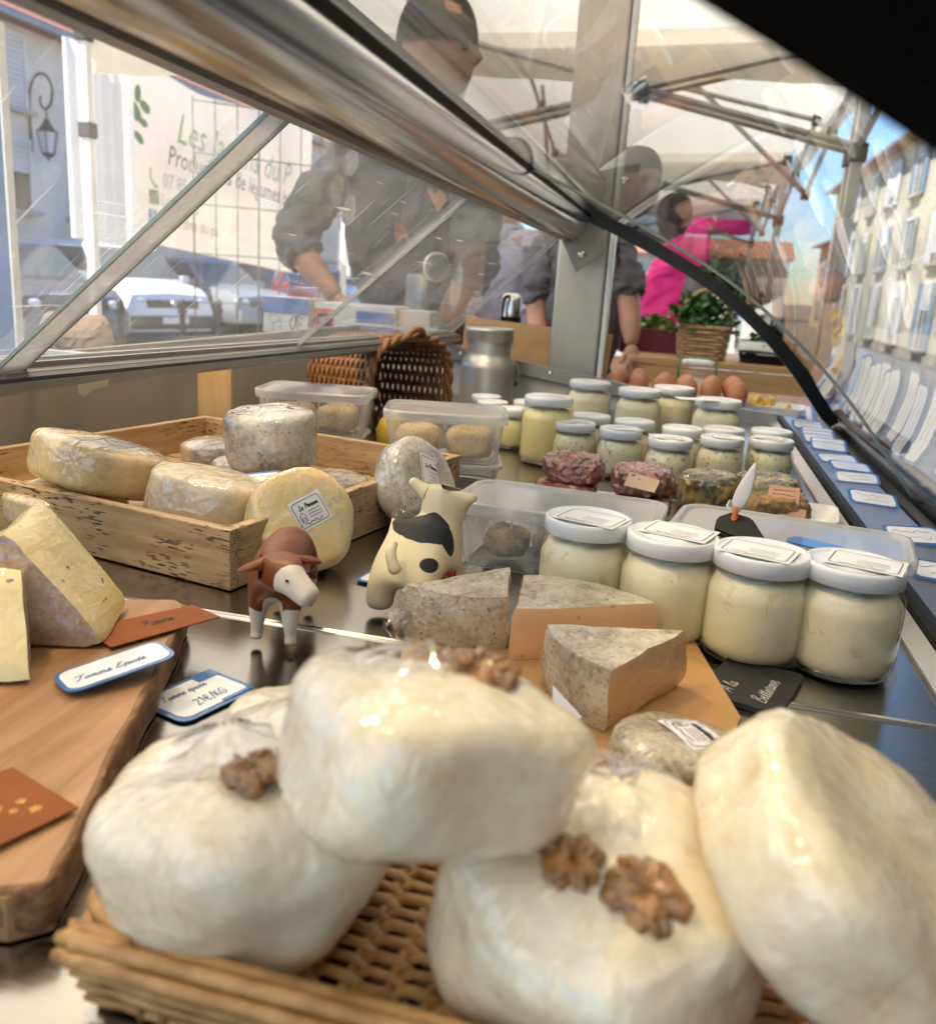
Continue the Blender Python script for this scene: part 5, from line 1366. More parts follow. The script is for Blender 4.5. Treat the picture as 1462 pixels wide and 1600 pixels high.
def person(label, base, facing, joints, skin, shirt, head_c, head_face, sleeve, hat=None, hair=None, vest=None, apron=None, group=None, legs=True, head=True, slim=1.0):
    """joints: pelvis, chest, neck, (shoulder,elbow,wrist,thumbdir) per arm; all in world coordinates"""
    o = thing('person', label, 'person', base); off = -Vector(base)
    q = lambda p: tuple(Vector(p) + off)
    pel, che, nec = joints['pelvis'], joints['chest'], joints['neck']
    Vp, Vc, Vn = Vector(pel), Vector(che), Vector(nec); hc = Vector(head_c)
    full = slim; slim = slim * (.68 if vest else 1.0)
    ch = [[(*q(pel), .145 * slim, .10 * slim), (*q(Vp.lerp(Vc, .5)), .135 * slim, .09 * slim), (*q(che), .15 * slim, .10 * slim), (*q(Vn - Vector((0, 0, .06))), .08 * slim, .065 * slim), (*q(nec), .055), (*q(Vn.lerp(hc, .6)), .05)]]
    lat = Vector((math.cos(facing + math.pi / 2), math.sin(facing + math.pi / 2), 0))
    for s in (-1, 1):
        hip = Vp + lat * s * .085 - Vector((0, 0, .06)); kn = Vector((hip.x, hip.y, (hip.z + base[2]) / 2)) + Vector((math.cos(facing), math.sin(facing), 0)) * .02; an = Vector((hip.x, hip.y, base[2] + .08)); toe = Vector((hip.x, hip.y, base[2] + .035)) + Vector((math.cos(facing), math.sin(facing), 0)) * .16
        ch.append([(*q(pel), .145), (*q(hip), .085), (*q(kn), .058), (*q(an), .042), (*q(toe), .035)])
    for (sh, el, wr, th) in joints['arms']:
        ch.append([(*q(che), .15), (*q(sh), .062 * (.8 if vest else 1.0)), (*q(Vector(sh).lerp(Vector(el), .5)), .05), (*q(el), .043), (*q(Vector(el).lerp(Vector(wr), .4)), .042), (*q(wr), .026, .022)])
    b = skin_mesh('body', ch, M[skin], o, 2)
    bm = B(); bm.from_mesh(b.data)
    if head: head_bm(bm, q(head_c), head_face)
    for (sh, el, wr, th) in joints['arms']:
        dvec = (Vector(wr) - Vector(el)).normalized(); hm = skin_mesh('hand_tmp', hand_chains(q(Vector(wr) - dvec * .01), dvec, th), M[skin], None, 2)
        bm.from_mesh(hm.data); md = hm.data; bpy.data.objects.remove(hm); bpy.data.meshes.remove(md)
    for f in bm.faces: f.smooth = True
    bm.to_mesh(b.data); bm.free()
    # shirt
    e_ = .022; slim = full
    sc = [[(*q(Vp + Vector((0, 0, .02))), (.165 + e_) * slim, (.115 + e_) * slim), (*q(Vp.lerp(Vc, .5)), (.150 + e_) * slim, (.10 + e_) * slim), (*q(che), (.165 + e_) * slim, (.11 + e_) * slim), (*q(Vn - Vector((0, 0, .055))), (.095 + e_) * slim, (.075 + e_) * slim), (*q(Vn - Vector((0, 0, .02))), .072, .07)]]
    for (sh, el, wr, th) in joints['arms']:
        S_, E_, W_ = Vector(sh), Vector(el), Vector(wr)
        if sleeve == 'short': pts = [(S_, .085), (S_.lerp(E_, .45), .078), (S_.lerp(E_, .85), .074)]
        elif sleeve == 'elbow': pts = [(S_, .088), (S_.lerp(E_, .5), .075), (E_, .070), (E_.lerp(W_, .28), .060), (E_.lerp(W_, .34), .062)]
        else: pts = [(S_, .088), (S_.lerp(E_, .5), .072), (E_, .066), (E_.lerp(W_, .5), .056), (W_, .045)]
        if not vest: sc.append([(*q(che), .2)] + [(*q(p), r) for p, r in pts])
    s_ = skin_mesh('shirt', sc, M[shirt], o, 3)
    for v in s_.data.vertices:
        v.co += v.normal * (.012 * nz(v.co, 13, 2.0) + .016 * (1 - 2.4 * abs(nz(Vector((v.co.x, v.co.y, v.co.z * 2.2)), 17, 5.0))) - .008)
    tc = []
    for s in (-1, 1):
        hip = Vp + lat * s * .085 - Vector((0, 0, .06)); kn = Vector((hip.x, hip.y, (hip.z + base[2]) / 2)) + Vector((math.cos(facing), math.sin(facing), 0)) * .02
        tc.append([(*q(pel), .155, .11), (*q(hip), .10), (*q(kn), .075), (*q((hip.x, hip.y, base[2] + .07)), .065)])
    if legs: skin_mesh('trousers', tc, M['trousers'], o, 2)
    if head:
        for s in (-1, 1):
            p = Vector((.083, s * .030, .010)); p = Matrix.Rotation(head_face, 3, 'Z') @ p
            bm = B(); bmesh.ops.create_uvsphere(bm, u_segments=12, v_segments=8, radius=.0125); obj('eye', bm, M['blackgloss'], o, smooth=True, loc=q(hc + p))
        bm = B(); n = 40; rows = []
        low = .018 if hat else .03
        for j in range(12):
            f = j / 11; z = low + (.155 - low) * math.sin(f * math.pi / 2) if hat else low + (.130 - low) * math.sin(f * math.pi / 2)
            rr = math.cos(f * math.pi / 2) ** .75 if f < 1 else 0.01
            rows.append([Vector(((.112 if hat else .106) * rr * math.cos(t) - (.004 if hat else .012), (.092 if hat else .088) * rr * math.sin(t), z - (0 if hat else .05) * max(0, -math.cos(t)) * (1 - f))) for t in [2 * math.pi * i / n for i in range(n)]])
        loft(bm, rows, cap0=False); obj('cap' if hat else 'hair', bm, M[hat or hair], o, smooth=True, loc=q(head_c), rot=(0, 0, head_face))
    if vest:
        for (sh, el, wr, th) in joints['arms']:
            S_, E_, W_ = Vector(sh), Vector(el), Vector(wr); skin_mesh('sleeve', [[(*q(S_ + Vector((0, 0, .03))), .085), (*q(S_.lerp(E_, .5)), .086), (*q(E_), .080), (*q(W_), .055)]], M[vest], o, 2)
    if apron:
        am = skin_mesh('apron', [[(*q(Vp - Vector((0, 0, .2))), .19, .14), (*q(Vp), .192, .142), (*q(Vp.lerp(Vc, .55)), .18, .135)]], M[apron], o, 2)
    return o
P1 = person('seller in dark cap and grey shirt leaning over the cartons behind the acrylic doors', (-.84, 2.78, GROUND + .26), R_(-90),
    dict(pelvis=(-.84, 2.78, .95), chest=(-.82, 2.58, 1.33), neck=(-.79, 2.50, 1.57), arms=[((-1.02, 2.52, 1.46), (-1.13, 2.44, 1.25), (-.945, 2.36, 1.10), (0, -1, .3)), ((-.63, 2.52, 1.46), (-.58, 2.45, 1.22), (-.68, 2.47, 1.04), (-1, 0, .3))]),
    'skin', 'greyshirt', (-.725, 2.46, 1.745), R_(-6), 'elbow', hat='beanie', apron='apron')
M['capbadge'] = plain('orange_cap_badge', (.75, .22, .03), .4)  # plain orange emblem on the cap
bm = B(); prism(bm, rrect(.05, .022, .004), 0, .003); obj('badge', bm, M['capbadge'], P1, loc=(.115 + .06, -.32 - .09, 1.745 + .085 - GROUND - .26), rot=(R_(78), 0, R_(55)))
person('second seller in a charcoal T-shirt reaching down over the eggs behind the steel post', (-.33, 3.52, GROUND), R_(-90),
    dict(pelvis=(-.44, 3.52, .72), chest=(-.43, 3.50, 1.13), neck=(-.34, 3.47, 1.40), arms=[((-.262, 3.47, 1.30), (-.215, 3.40, 1.10), (-.190, 3.34, .975), (-1, -.3, 0)), ((-.58, 3.48, 1.28), (-.56, 3.40, 1.05), (-.52, 3.26, .95), (1, 0, 0))]),
    'skin', 'tshirt', (-.240, 3.42, 1.545), R_(-50), 'short', hair='hairbrown')
person('customer in a pink vest with dark sleeves standing behind the vegetable stall', (-.13, 4.75, GROUND), R_(90),
    dict(pelvis=(-.13, 4.75, .72), chest=(-.13, 4.75, 1.10), neck=(-.13, 4.75, 1.36), arms=[((.015, 4.72, 1.27), (.045, 4.66, 1.02), (.02, 4.80, .86), (0, 1, 0)), ((-.32, 4.78, 1.27), (-.36, 4.78, 1.02), (-.3, 4.9, .86), (0, 1, 0))]),
    'skin2', 'pinkvest', (-.13, 4.76, 1.53), R_(90), 'long', hair='hairbrown', vest='tshirt', slim=.92)
person('customer in a lilac grey shirt standing between the first seller and the steel post', (-.80, 3.70, GROUND), R_(-70),
    dict(pelvis=(-.80, 3.72, .76), chest=(-.79, 3.70, 1.16), neck=(-.77, 3.68, 1.44), arms=[((-.60, 3.66, 1.33), (-.57, 3.60, 1.12), (-.66, 3.48, 1.02), (-1, 0, 0)), ((-.97, 3.68, 1.33), (-1.0, 3.58, 1.1), (-.84, 3.45, 1.03), (1, 0, 0))]),
    'skin2', 'lilacshirt', (-.75, 3.66, 1.60), R_(-60), 'long', hair='hairbrown')

# ------------------------------------------------------------------ things on the worktop behind the doors
M['cartonblue'] = plain('carton_blue', (.07, .17, .45), .5, 0, .06)
M['cartonwhite'] = plain('carton_white', (.66, .66, .65), .6, 0, .04)
M['cartonred'] = plain('carton_red', (.60, .07, .08), .5, 0, .06)
M['cartonbeige'] = plain('carton_beige', (.60, .55, .47), .6, 0, .05)
ZW = .9855
ct = thing('side_counter', 'narrow steel counter carrying the cartons beside the seller', 'counter', (-.86, 2.36, GROUND)); bm = B(); box(bm, (0, 0, .985 - GROUND - .015), (.62, .50, .03), bev=.004); obj('counter_top', bm, M['steel'], ct); bm = B(); box(bm, (0, .02, (.955 - GROUND) / 2), (.58, .42, .954 - GROUND)); obj('cabinet', bm, M['endwall'], ct)
c1_ = thing('carton', 'white carton with blue bands, a wine glass and a recycling mark', 'carton', (-.990, 2.175, ZW), R_(-6))
bm = B(); box(bm, (0, 0, .058), (.13, .10, .116), bev=.002); obj('box', bm, M['cartonwhite'], c1_)
for z, h in ((.095, .040), (.014, .026)):
    bm = B(); box(bm, (0, -.0508, z), (.1285, .001, h)); obj('band', bm, M['cartonblue'], c1_)
def icon(bm, strokes, w): 
    for s in strokes: ribbon(bm, [(p.x, p.y) for p in smooth_pts([(x, y, 0) for x, y in s], 4)], w)
bm = B(); icon(bm, [[(-.012, .018), (-.011, .004), (0, -.002), (.011, .004), (.012, .018)], [(-.012, .018), (.012, .018)], [(0, -.002), (0, -.018)], [(-.009, -.019), (.009, -.019)], [(.02, .018), (.018, .004), (.021, .002), (.021, -.019)]], .0012); obj('glass_mark', bm, M['ink'], c1_, loc=(-.034, -.0512, .052), rot=(R_(90), 0, 0))
bm = B(); icon(bm, [[(.02 * math.cos(t), .02 * math.sin(t)) for t in [i * .35 for i in range(2, 17)]], [(-.002, .011), (-.003, .002), (.004, -.004), (.003, -.014)], [(-.003, .002), (-.009, -.012)], [(-.002, .008), (.010, .002), (.013, -.006)]], .0026); lathe(bm, [(0, .0002), (.0035, .0002), (.0035, 0)], 10, 0, (-.001, .014, 0)); obj('recycling_mark', bm, M['ink'], c1_, loc=(.034, -.0512, .052), rot=(R_(90), 0, 0))
c2_ = thing('carton', 'long carton with a red panel and a blue panel on its side', 'carton', (-.815, 2.200, ZW), R_(2))
bm = B(); box(bm, (0, 0, .055), (.212, .13, .11), bev=.002); obj('box', bm, M['cartonwhite'], c2_)
bm = B(); box(bm, (-.080, -.0658, .048), (.050, .001, .094)); rp = obj('red_panel', bm, M['cartonred'], c2_)
bm = B(); box(bm, (-.080, -.0668, .058), (.036, .001, .052)); obj('black_panel', bm, M['ink'], rp)
text3d('lettering', 'LE FAIR', .016, M['cartonwhite'], rp, (-.080, -.0676, .063), (R_(90), 0, 0), align='CENTER', xs=.52); text3d('lettering', 'DU CHAT', .016, M['cartonwhite'], rp, (-.080, -.0676, .042), (R_(90), 0, 0), align='CENTER', xs=.48)
bm = B(); box(bm, (.055, -.0658, .048), (.10, .001, .094)); obj('blue_panel', bm, M['cartonblue'], c2_)
c3_ = thing('carton', 'plain beige carton beside the blue and red one', 'carton', (-.665, 2.215, ZW), R_(2)); bm = B(); box(bm, (0, 0, .052), (.08, .11, .104), bev=.002); obj('box', bm, M['cartonbeige'], c3_)
sc_ = thing('weighing_scale', 'grey weighing scale with a round glass dial beside the seller', 'scale', (-.735, 2.365, ZW))
M['scalegrey'] = plain('scale_grey', (.22, .23, .25), .4, .3, .06)
bm = B(); box(bm, (0, 0, .035), (.20, .16, .07), bev=.01); obj('base', bm, M['scalegrey'], sc_)
bm = B(); box(bm, (.0, .03, .13), (.05, .04, .13), bev=.008); obj('column', bm, M['scalegrey'], sc_)
bm = B(); lathe(bm, [(0, 0), (.036, 0), (.039, .003), (.039, .010), (.036, .012), (0, .012)], 32); dl = obj('dial', bm, M['steel'], sc_, autosmooth=30, loc=(.07, -.03, .215), rot=(R_(90), 0, R_(40)))
bm = B(); lathe(bm, [(0, .001), (.034, .001), (.034, .0)], 32); obj('dial_glass', bm, M['scalegrey'], dl, loc=(0, 0, .0125))
bm = B(); lathe(bm, [(0, 0), (.08, 0), (.09, .006), (.088, .008), (.08, .003), (0, .003)], 32); obj('pan', bm, M['chrome'], sc_, smooth=True, loc=(-.03, -.04, .075))
bl = thing('glasses_case', 'black oblong case lying on the worktop behind the acrylic door', 'case', (-.985, 1.745, ZW), R_(38)); bm = B(); lump(bm, .085, .036, .8, .9, .002, 20, 2, 40, 20, ry=.026); obj('case_body', bm, M['black'], bl, smooth=True)
M['kraftbag'] = plain('crumpled_paper_bag', (.42, .32, .26), .8, 0, .12, 12)
kb = thing('paper_bag', 'crumpled brown paper bag on the worktop at the left edge', 'bag', (-1.03, 1.36, ZW)); bm = B(); lump(bm, .05, .085, .8, .8, .03, 16, 5, 40, 22, ry=.05, fine=.004); obj('bag_body', bm, M['kraftbag'], kb, smooth=False)
M['bluepanel'] = plain('blue_tarpaulin', (.05, .13, .30), .55, 0, .1)
bp = thing('blue_board', 'upright blue panel with a white edge at the left picture border', 'panel', (-1.545, 1.72, .06), R_(-10)); bm = B(); box(bm, (0, 0, .78), (.22, .015, 1.56)); obj('panel', bm, M['bluepanel'], bp); bm = B(); box(bm, (.114, 0, .78), (.007, .018, 1.56)); obj('white_edge', bm, M['white_plastic'], bp)
nb = thing('notebook', 'light blue sheet of paper on the worktop at the left edge', 'paper', (-.98, 1.12, ZW), R_(30)); bm = B(); prism(bm, rrect(.16, .10, .003), 0, .004); obj('sheets', bm, plain('pale_blue_paper', (.30, .42, .66), .6), nb)

# ------------------------------------------------------------------ table beyond the case: cardboard, eggs, tray
tb = thing('side_table', 'trestle table standing against the far end of the case', 'table', (-.08, 2.55, GROUND))
TT = .885
bm = B(); box(bm, (0, 0, TT - GROUND - .015), (1.20, .80, .03), bev=.003); obj('table_top', bm, M['boardwood'], tb)
for sx in (-.55, .55):
    for sy in (-.35, .35):
        bm = B(); box(bm, (sx, sy, (TT - GROUND - .03) / 2), (.04, .04, TT - GROUND - .03)); obj('leg', bm, M['tentmetal'], tb)
cs_ = thing('cardboard_sheet', 'brown cardboard panel propped up behind the milk can', 'cardboard', (-.365, 2.215, TT), R_(-3)); bm = B(); box(bm, (0, 0, .095), (.375, .005, .19), rot=(R_(-4), R_(2.5), 0)); obj('panel', bm, M['cardboard'], cs_)
th_ = thing('thermos', 'steel thermos flask with a black band behind the cardboard panel', 'flask', (-.520, 2.68, TT)); 
bm = B(); lathe(bm, [(0, 0), (.03, 0), (.031, .004), (.031, .19)], 28); obj('flask_body', bm, M['black'], th_, smooth=True)
bm = B(); lathe(bm, [(.0315, .19), (.0315, .235), (.028, .252), (.016, .258), (0, .259)], 28); obj('cup', bm, M['chrome'], th_, smooth=True)
M['egg'] = plain('brown_egg_shell', (.50, .20, .10), .45, 0, .12, 40)
M['pulp'] = plain('egg_tray_pulp', (.30, .29, .31), .9, 0, .1, 60, .5, 150)
et = thing('egg_tray', 'grey pulp tray under the brown eggs', 'egg tray', (-.010, 2.29, TT + .012)); bm = B(); box(bm, (0, 0, .012), (.365, .22, .024), bev=.006); obj('tray_body', bm, M['pulp'], et)
em = None; rows_ = ('front', 'middle', 'rear')
for r in range(3):
    for k in range(6):
        if em is None:
            bm = B(); lathe(bm, [(0, -.032), (.010, -.029), (.019, -.021), (.0245, -.008), (.0255, .002), (.0225, .015), (.015, .026), (.007, .0315), (0, .033)], 24)
            em = bpy.data.meshes.new('egg')
            for f in bm.faces: f.smooth = True
            bm.to_mesh(em); bm.free(); em.materials.append(M['egg'])
        eo = bpy.data.objects.new('egg', em); COL.objects.link(eo); eo.location = (-.160 + k * .0585 + .004 * math.sin(k * 3 + r), 2.225 + r * .062, TT + .060 + .003 * math.sin(k * 5 + r)); eo.rotation_euler = (R_(8 * math.sin(k * 2 + r)), R_(9 * math.cos(k * 3)), k)
        tag(eo, 'brown egg in the %s row of the tray, number %s from the cardboard side' % (rows_[r], ('one', 'two', 'three', 'four', 'five', 'six')[k]), 'egg', 'brown eggs in the tray')
def m_stripe():
    m = bpy.data.materials.new('blue_striped_cloth'); t = NT(m); w = t.new('TexWave'); w.wave_type = 'BANDS'; w.bands_direction = 'X'; w.inputs['Scale'].default_value = 11
    t.l.new(t.vec((1, 1, 1), False), w.inputs['Vector']); t.set(col=t.ramp(w.outputs['Color'], [(.42, (.14, .22, .50)), (.58, (.72, .72, .76))]), rough=.8); return m
cl = thing('striped_cloth', 'blue and white striped cloth on the table beyond the case', 'cloth', (.235, 2.46, TT + .0005), R_(-6)); bm = B()
g_ = [[bm.verts.new((-.12 + .24 * i / 12, -.22 + .44 * j / 14, .003 + .003 * nz((i, j, 0), .4, 3))) for j in range(15)] for i in range(13)]
for i in range(12):
    for j in range(14): bm.faces.new((g_[i][j], g_[i + 1][j], g_[i + 1][j + 1], g_[i][j + 1]))
obj('cloth_body', bm, m_stripe(), cl, smooth=True)
ft = thing('foam_tray', 'white foam tray of yellow cheese cubes on the striped cloth', 'tray', (.225, 2.36, TT + .007), R_(-8)); bm = B(); rows = [[Vector((x * s, y * s, z)) for x, y in rrect(.17, .13, .015)] for s, z in ((.86, 0), (1, .024), (.97, .024), (.84, .004))]; loft(bm, rows); obj('tray_body', bm, M['white_plastic'], ft)
M['cube'] = plain('yellow_cheese_cube', (.76, .52, .12), .5); rr = random.Random(4)
for k in range(14):
    bm = B(); box(bm, (0, 0, 0), (.018, .018, .018), bev=.002); obj('cheese_cube', bm, M['cube'], ft, loc=(rr.uniform(-.05, .05), rr.uniform(-.035, .035), .014 + (k % 3) * .010), rot=(rr.random(), rr.random(), rr.random() * 3))
pj = thing('clip_jar', 'square glass storage jar with a green clip behind the eggs', 'jar', (.040, 2.56, TT)); bm = B(); rows = [[Vector((x * s, y * s, z)) for x, y in rrect(.09, .09, .018)] for s, z in ((.92, 0), (1, .008), (1, .085), (.86, .10))]; loft(bm, rows, cap1=False); obj('glass', bm, M['jarglass'], pj, smooth=True)
bm = B(); rows = [[Vector((x * s, y * s, z)) for x, y in rrect(.09, .09, .018)] for s, z in ((.92, .101), (.96, .103), (.94, .113), (.5, .116))]; loft(bm, rows); obj('lid', bm, M['white_plastic'], pj, smooth=True)
M['clipgreen'] = plain('green_clip', (.10, .32, .16), .5); bm = B(); tube(bm, [(.05, 0, .06), (.052, 0, .11), (0, 0, .121), (-.052, 0, .11), (-.05, 0, .06)], .004, 6); obj('clip', bm, M['clipgreen'], pj, smooth=True)
bm = B(); rows = [[Vector((x * s, y * s, z)) for x, y in rrect(.084, .084, .016)] for s, z in ((.9, .003), (1, .008), (1, .06))]; loft(bm, rows); obj('contents', bm, M['yoghurt'], pj, smooth=True)

# ------------------------------------------------------------------ vegetable stall beyond
M['orangewood'] = wood('orange_plywood', (.50, .27, .10), (.62, .38, .17), 2.5, 0, .5)
vs_ = thing('vegetable_table', 'orange wooden table of the neighbouring vegetable stall', 'table', (.18, 3.62, GROUND)); zt = .945 - GROUND
bm = B(); box(bm, (0, 0, zt - .012), (.72, .62, .024), bev=.003); obj('table_top', bm, M['orangewood'], vs_)
bm = B(); box(bm, (0, -.295, zt - .105), (.70, .02, .155)); obj('apron_board', bm, M['orangewood'], vs_)
for sx in (-.32, .32):
    for sy in (-.27, .27): bm = B(); box(bm, (sx, sy, (zt - .025) / 2), (.05, .05, zt - .025)); obj('leg', bm, M['orangewood'], vs_)
def veg_basket(name, label, loc, w, d, h, mat, handle=True, lean=.86):
    o = thing(name, label, 'basket', loc); rows = 9; 
    for j in range(rows):
        f = (j + .5) / rows; s = lean + (1 - lean) * f; bm = B(); pts = []
        P = smooth_pts([Vector((x * s, y * s, h * f)) for x, y in rrect(w, d, min(w, d) * .25, 3)], 3, True); L = len(P)
        for i, p in enumerate(P):
            t_ = (P[(i + 1) % L] - P[i - 1]).normalized(); pts.append(p + Vector((t_.y, -t_.x, 0)) * .004 * math.sin(i * 1.05 + math.pi * (j % 2)))
        tube(bm, pts, h / rows * .56, 5, closed=True); obj('strand', bm, mat, o, smooth=True)
    bm = B(); prism(bm, rrect(w * lean * .97, d * lean * .97, min(w, d) * .2), .002, .008); obj('base', bm, mat, o)
    P = [Vector((x * 1.02, y * 1.02, h)) for x, y in rrect(w, d, min(w, d) * .25, 4)]; bm = B(); tube(bm, P, .009, 6, closed=True); obj('rim', bm, mat, o, smooth=True)
    if handle: bm = B(); tube(bm, smooth_pts([(w / 2, 0, h), (w * .48, 0, h * 1.5), (w * .25, 0, h * 2.0), (0, 0, h * 2.15), (-w * .25, 0, h * 2.0), (-w * .48, 0, h * 1.5), (-w / 2, 0, h)], 4), .009, 6); obj('handle', bm, mat, o, smooth=True)
    return o
vb = veg_basket('vegetable_basket', 'pale wicker basket with an arched handle full of leafy greens', (.060, 3.46, .946), .185, .15, .115, M['wickerpale'])
def leaf_mat(name, c1, c2):
    m = bpy.data.materials.new(name); t = NT(m); t.set(col=t.ramp(t.noise(40, 3), [(.3, c1), (.7, c2)]), rough=.45); return m
M['leaf'] = leaf_mat('parsley_leaf', (.02, .08, .015), (.08, .22, .04)); M['lettuce'] = leaf_mat('lettuce_leaf', (.12, .24, .04), (.30, .42, .10))
def greens(parent, name, c, R, n, s, mat, seed, up=.6, kind=True):
    rg = random.Random(seed); bm = B()
    for k in range(n):
        th = rg.uniform(0, 6.28); ph = rg.uniform(-.2, 1.5); r = rg.uniform(.35, 1) ** .6
        p = Vector((R[0] * r * math.cos(ph) * math.cos(th), R[1] * r * math.cos(ph) * math.sin(th), R[2] * r * math.sin(ph))) + Vector(c)
        m3 = Euler((rg.uniform(-1, 1), rg.uniform(-1, 1), rg.uniform(0, 6.28))).to_matrix(); L = s * rg.uniform(.6, 1.3)
        o5 = [(0, 0, 0), (.35, .22, .06), (.7, .34, .05), (1, .12, -.02), (1.15, 0, -.08), (1, -.12, -.02), (.7, -.34, .05), (.35, -.22, .06)]
        vs5 = [bm.verts.new(p + m3 @ (Vector(q) * L)) for q in o5]; mid = bm.verts.new(p + m3 @ (Vector((.6, 0, -.03)) * L))
        for i in range(8): bm.faces.new((vs5[i], vs5[(i + 1) % 8], mid))
    o = obj(name, bm, mat, parent); o['kind'] = 'stuff'; return o
greens(vb, 'greens', (-.01, 0, .115), (.135, .10, .115), 420, .034, M['leaf'], 3)
cr_ = thing('vegetable_crate', 'burgundy plastic crate of lettuce under the second seller\'s hand', 'crate', (-.130, 3.72, .935)); M['burgundy'] = plain('burgundy_plastic', (.16, .012, .045), .4)
for nm, c, s in (('side', (0, -.115, .05), (.24, .010, .10)), ('side', (0, .115, .05), (.24, .010, .10)), ('side', (-.115, 0, .05), (.010, .219, .10)), ('side', (.115, 0, .05), (.010, .219, .10)), ('base', (0, 0, .005), (.219, .219, .009))):
    bm = B(); box(bm, c, s, bev=.002); obj(nm, bm, M['burgundy'], cr_)
greens(cr_, 'lettuce', (0, 0, .09), (.10, .09, .045), 130, .045, M['lettuce'], 5)
cr2 = thing('vegetable_crate', 'second burgundy crate of lettuce left of the steel post', 'crate', (-.60, 4.2, .86)); 
for nm, c, s in (('side', (0, -.115, .05), (.24, .010, .10)), ('side', (0, .115, .05), (.24, .010, .10)), ('side', (-.115, 0, .05), (.010, .219, .10)), ('side', (.115, 0, .05), (.010, .219, .10)), ('base', (0, 0, .005), (.219, .219, .009))):
    bm = B(); box(bm, c, s, bev=.002); obj(nm, bm, M['burgundy'], cr2)
greens(cr2, 'lettuce', (0, 0, .09), (.10, .09, .055), 130, .045, M['lettuce'], 8)
st_ = thing('stall_table', 'long rough table carrying the burgundy crates', 'table', (-.55, 4.1, GROUND)); bm = B(); box(bm, (0, 0, 1.04), (1.15, .9, .03)); obj('table_top', bm, M['boardwood'], st_)
for sx in (-.5, .5):
    for sy in (-.4, .4): bm = B(); box(bm, (sx, sy, .51), (.05, .05, 1.02)); obj('leg', bm, M['boardwood'], st_)
db = veg_basket('lined_basket', 'dark basket with a white cloth lining on the vegetable table', (.285, 3.46, .946), .19, .15, .07, M['black'], False, .8)
bm = B(); P = rrect(.20, .16, .04, 4); rows = [[Vector((x * s, y * s, z + .006 * nz((x * 30, y * 30, z * 30), 1, 4))) for x, y in P] for s, z in ((.85, .03), (1.0, .075), (1.08, .078), (1.07, .045))]; loft(bm, rows, cap0=False, cap1=False); obj('lining', bm, M['canvas_leg'], db, smooth=True)
greens(db, 'greens', (0, 0, .06), (.08, .06, .04), 90, .03, M['leaf'], 11)
# pink parasols of other stalls
M['pinkcanvas'] = fabric('pink_parasol_canvas', (.80, .05, .30), .4)
for k, (x, y, z, R, lab) in enumerate(((.12, 11.5, 1.92, .50, 'pink parasol of a farther stall seen through the curved glass'), (-2.25, 11.8, 1.05, .8, 'pink parasol of a farther stall left of the steel post'))):
    pr = thing('parasol', lab, 'parasol', (x, y, GROUND), group='pink parasols'); bm = B(); n = 8; rows = []
    for j in range(7):
        f = j / 6; rows.append([Vector((R * math.cos(f * math.pi / 2) * (1 - .05 * (i % 2)) * math.cos(2 * math.pi * i / 16), R * math.cos(f * math.pi / 2) * (1 - .05 * (i % 2)) * math.sin(2 * math.pi * i / 16), z + .85 * R * math.sin(f * math.pi / 2) - GROUND)) for i in range(16)])
    loft(bm, rows, cap0=False, cap1=False); obj('canopy', bm, M['pinkcanvas'], pr, smooth=True)
    bm = B(); tube(bm, [(0, 0, 0), (0, 0, z + .55 * R - GROUND)], .02, 8); obj('pole', bm, M['tentmetal'], pr, smooth=True)

# ------------------------------------------------------------------ left of the tent: banner, flap, wire panel, lantern
M['bannercloth'] = fabric('beige_banner', (.74, .66, .58), .3)
bn = thing('banner', 'beige printed farm banner hanging beyond the tent leg', 'banner', (-3.30, 4.60, 0)); bm = B(); NX, NZ = 28, 8
def bz(u): return 2.36 - .12 * math.sin(math.pi * min(1, u * 1.2)) + .06 * u, 1.31 - .19 * u
g_ = []
for i in range(NX + 1):
    u = i / NX; t_, b_ = bz(u); g_.append([bm.verts.new((.05 * nz((u * 6, j / NZ * 2, 0), 1, 2) - .03, 3.0 * u, b_ + (t_ - b_) * j / NZ)) for j in range(NZ + 1)])
for i in range(NX):
    for j in range(NZ): bm.faces.new((g_[i][j], g_[i + 1][j], g_[i + 1][j + 1], g_[i][j + 1]))
obj('cloth', bm, M['bannercloth'], bn, smooth=True)
M['inkgreen'] = plain('pale_green_print', (.36, .52, .28), .8); M['inkdark'] = plain('dark_print', (.06, .06, .065), .8); M['fbblue'] = plain('blue_print', (.06, .10, .34), .8); M['leafgreen'] = plain('leaf_green_print', (.10, .26, .07), .8); M['midgrey'] = plain('grey_print', (.30, .29, .28), .8)
rt = (R_(90), 0, R_(90))
for body_, y, z, s, mt, sh, xs in (('Les Jardins du P', .72, 1.90, .26, 'inkgreen', .3, 1.0), ('Producteurs de légumes bio', .62, 1.755, .17, 'inkdark', .2, .95), ('07 85 01', .56, 1.615, .125, 'midgrey', 0, 1), ('Lesjardins', .54, 1.505, .11, 'midgrey', 0, 1), ('les jardins du pa', .52, 1.395, .11, 'midgrey', 0, 1)):
    text3d('lettering', body_, s, M[mt], bn, (.055, y, z), (R_(90 - 0), R_(3.0), R_(90)), shear=sh, xs=xs)
bm = B(); box(bm, (.05, .475, 1.545), (.004, .10, .085)); ml = obj('mail_mark', bm, M['leafgreen'], bn); bm = B(); ribbon(bm, [(-.045, .035), (0, -.005), (.045, .035)], .012); obj('flap_line', bm, M['bannercloth'], ml, loc=(.053, .475, 1.545), rot=rt)
bm = B(); box(bm, (.05, .455, 1.425), (.004, .085, .095)); fb = obj('blue_mark', bm, M['fbblue'], bn); text3d('lettering', 'f', .12, M['cartonwhite'], fb, (.054, .435, 1.39), rt)
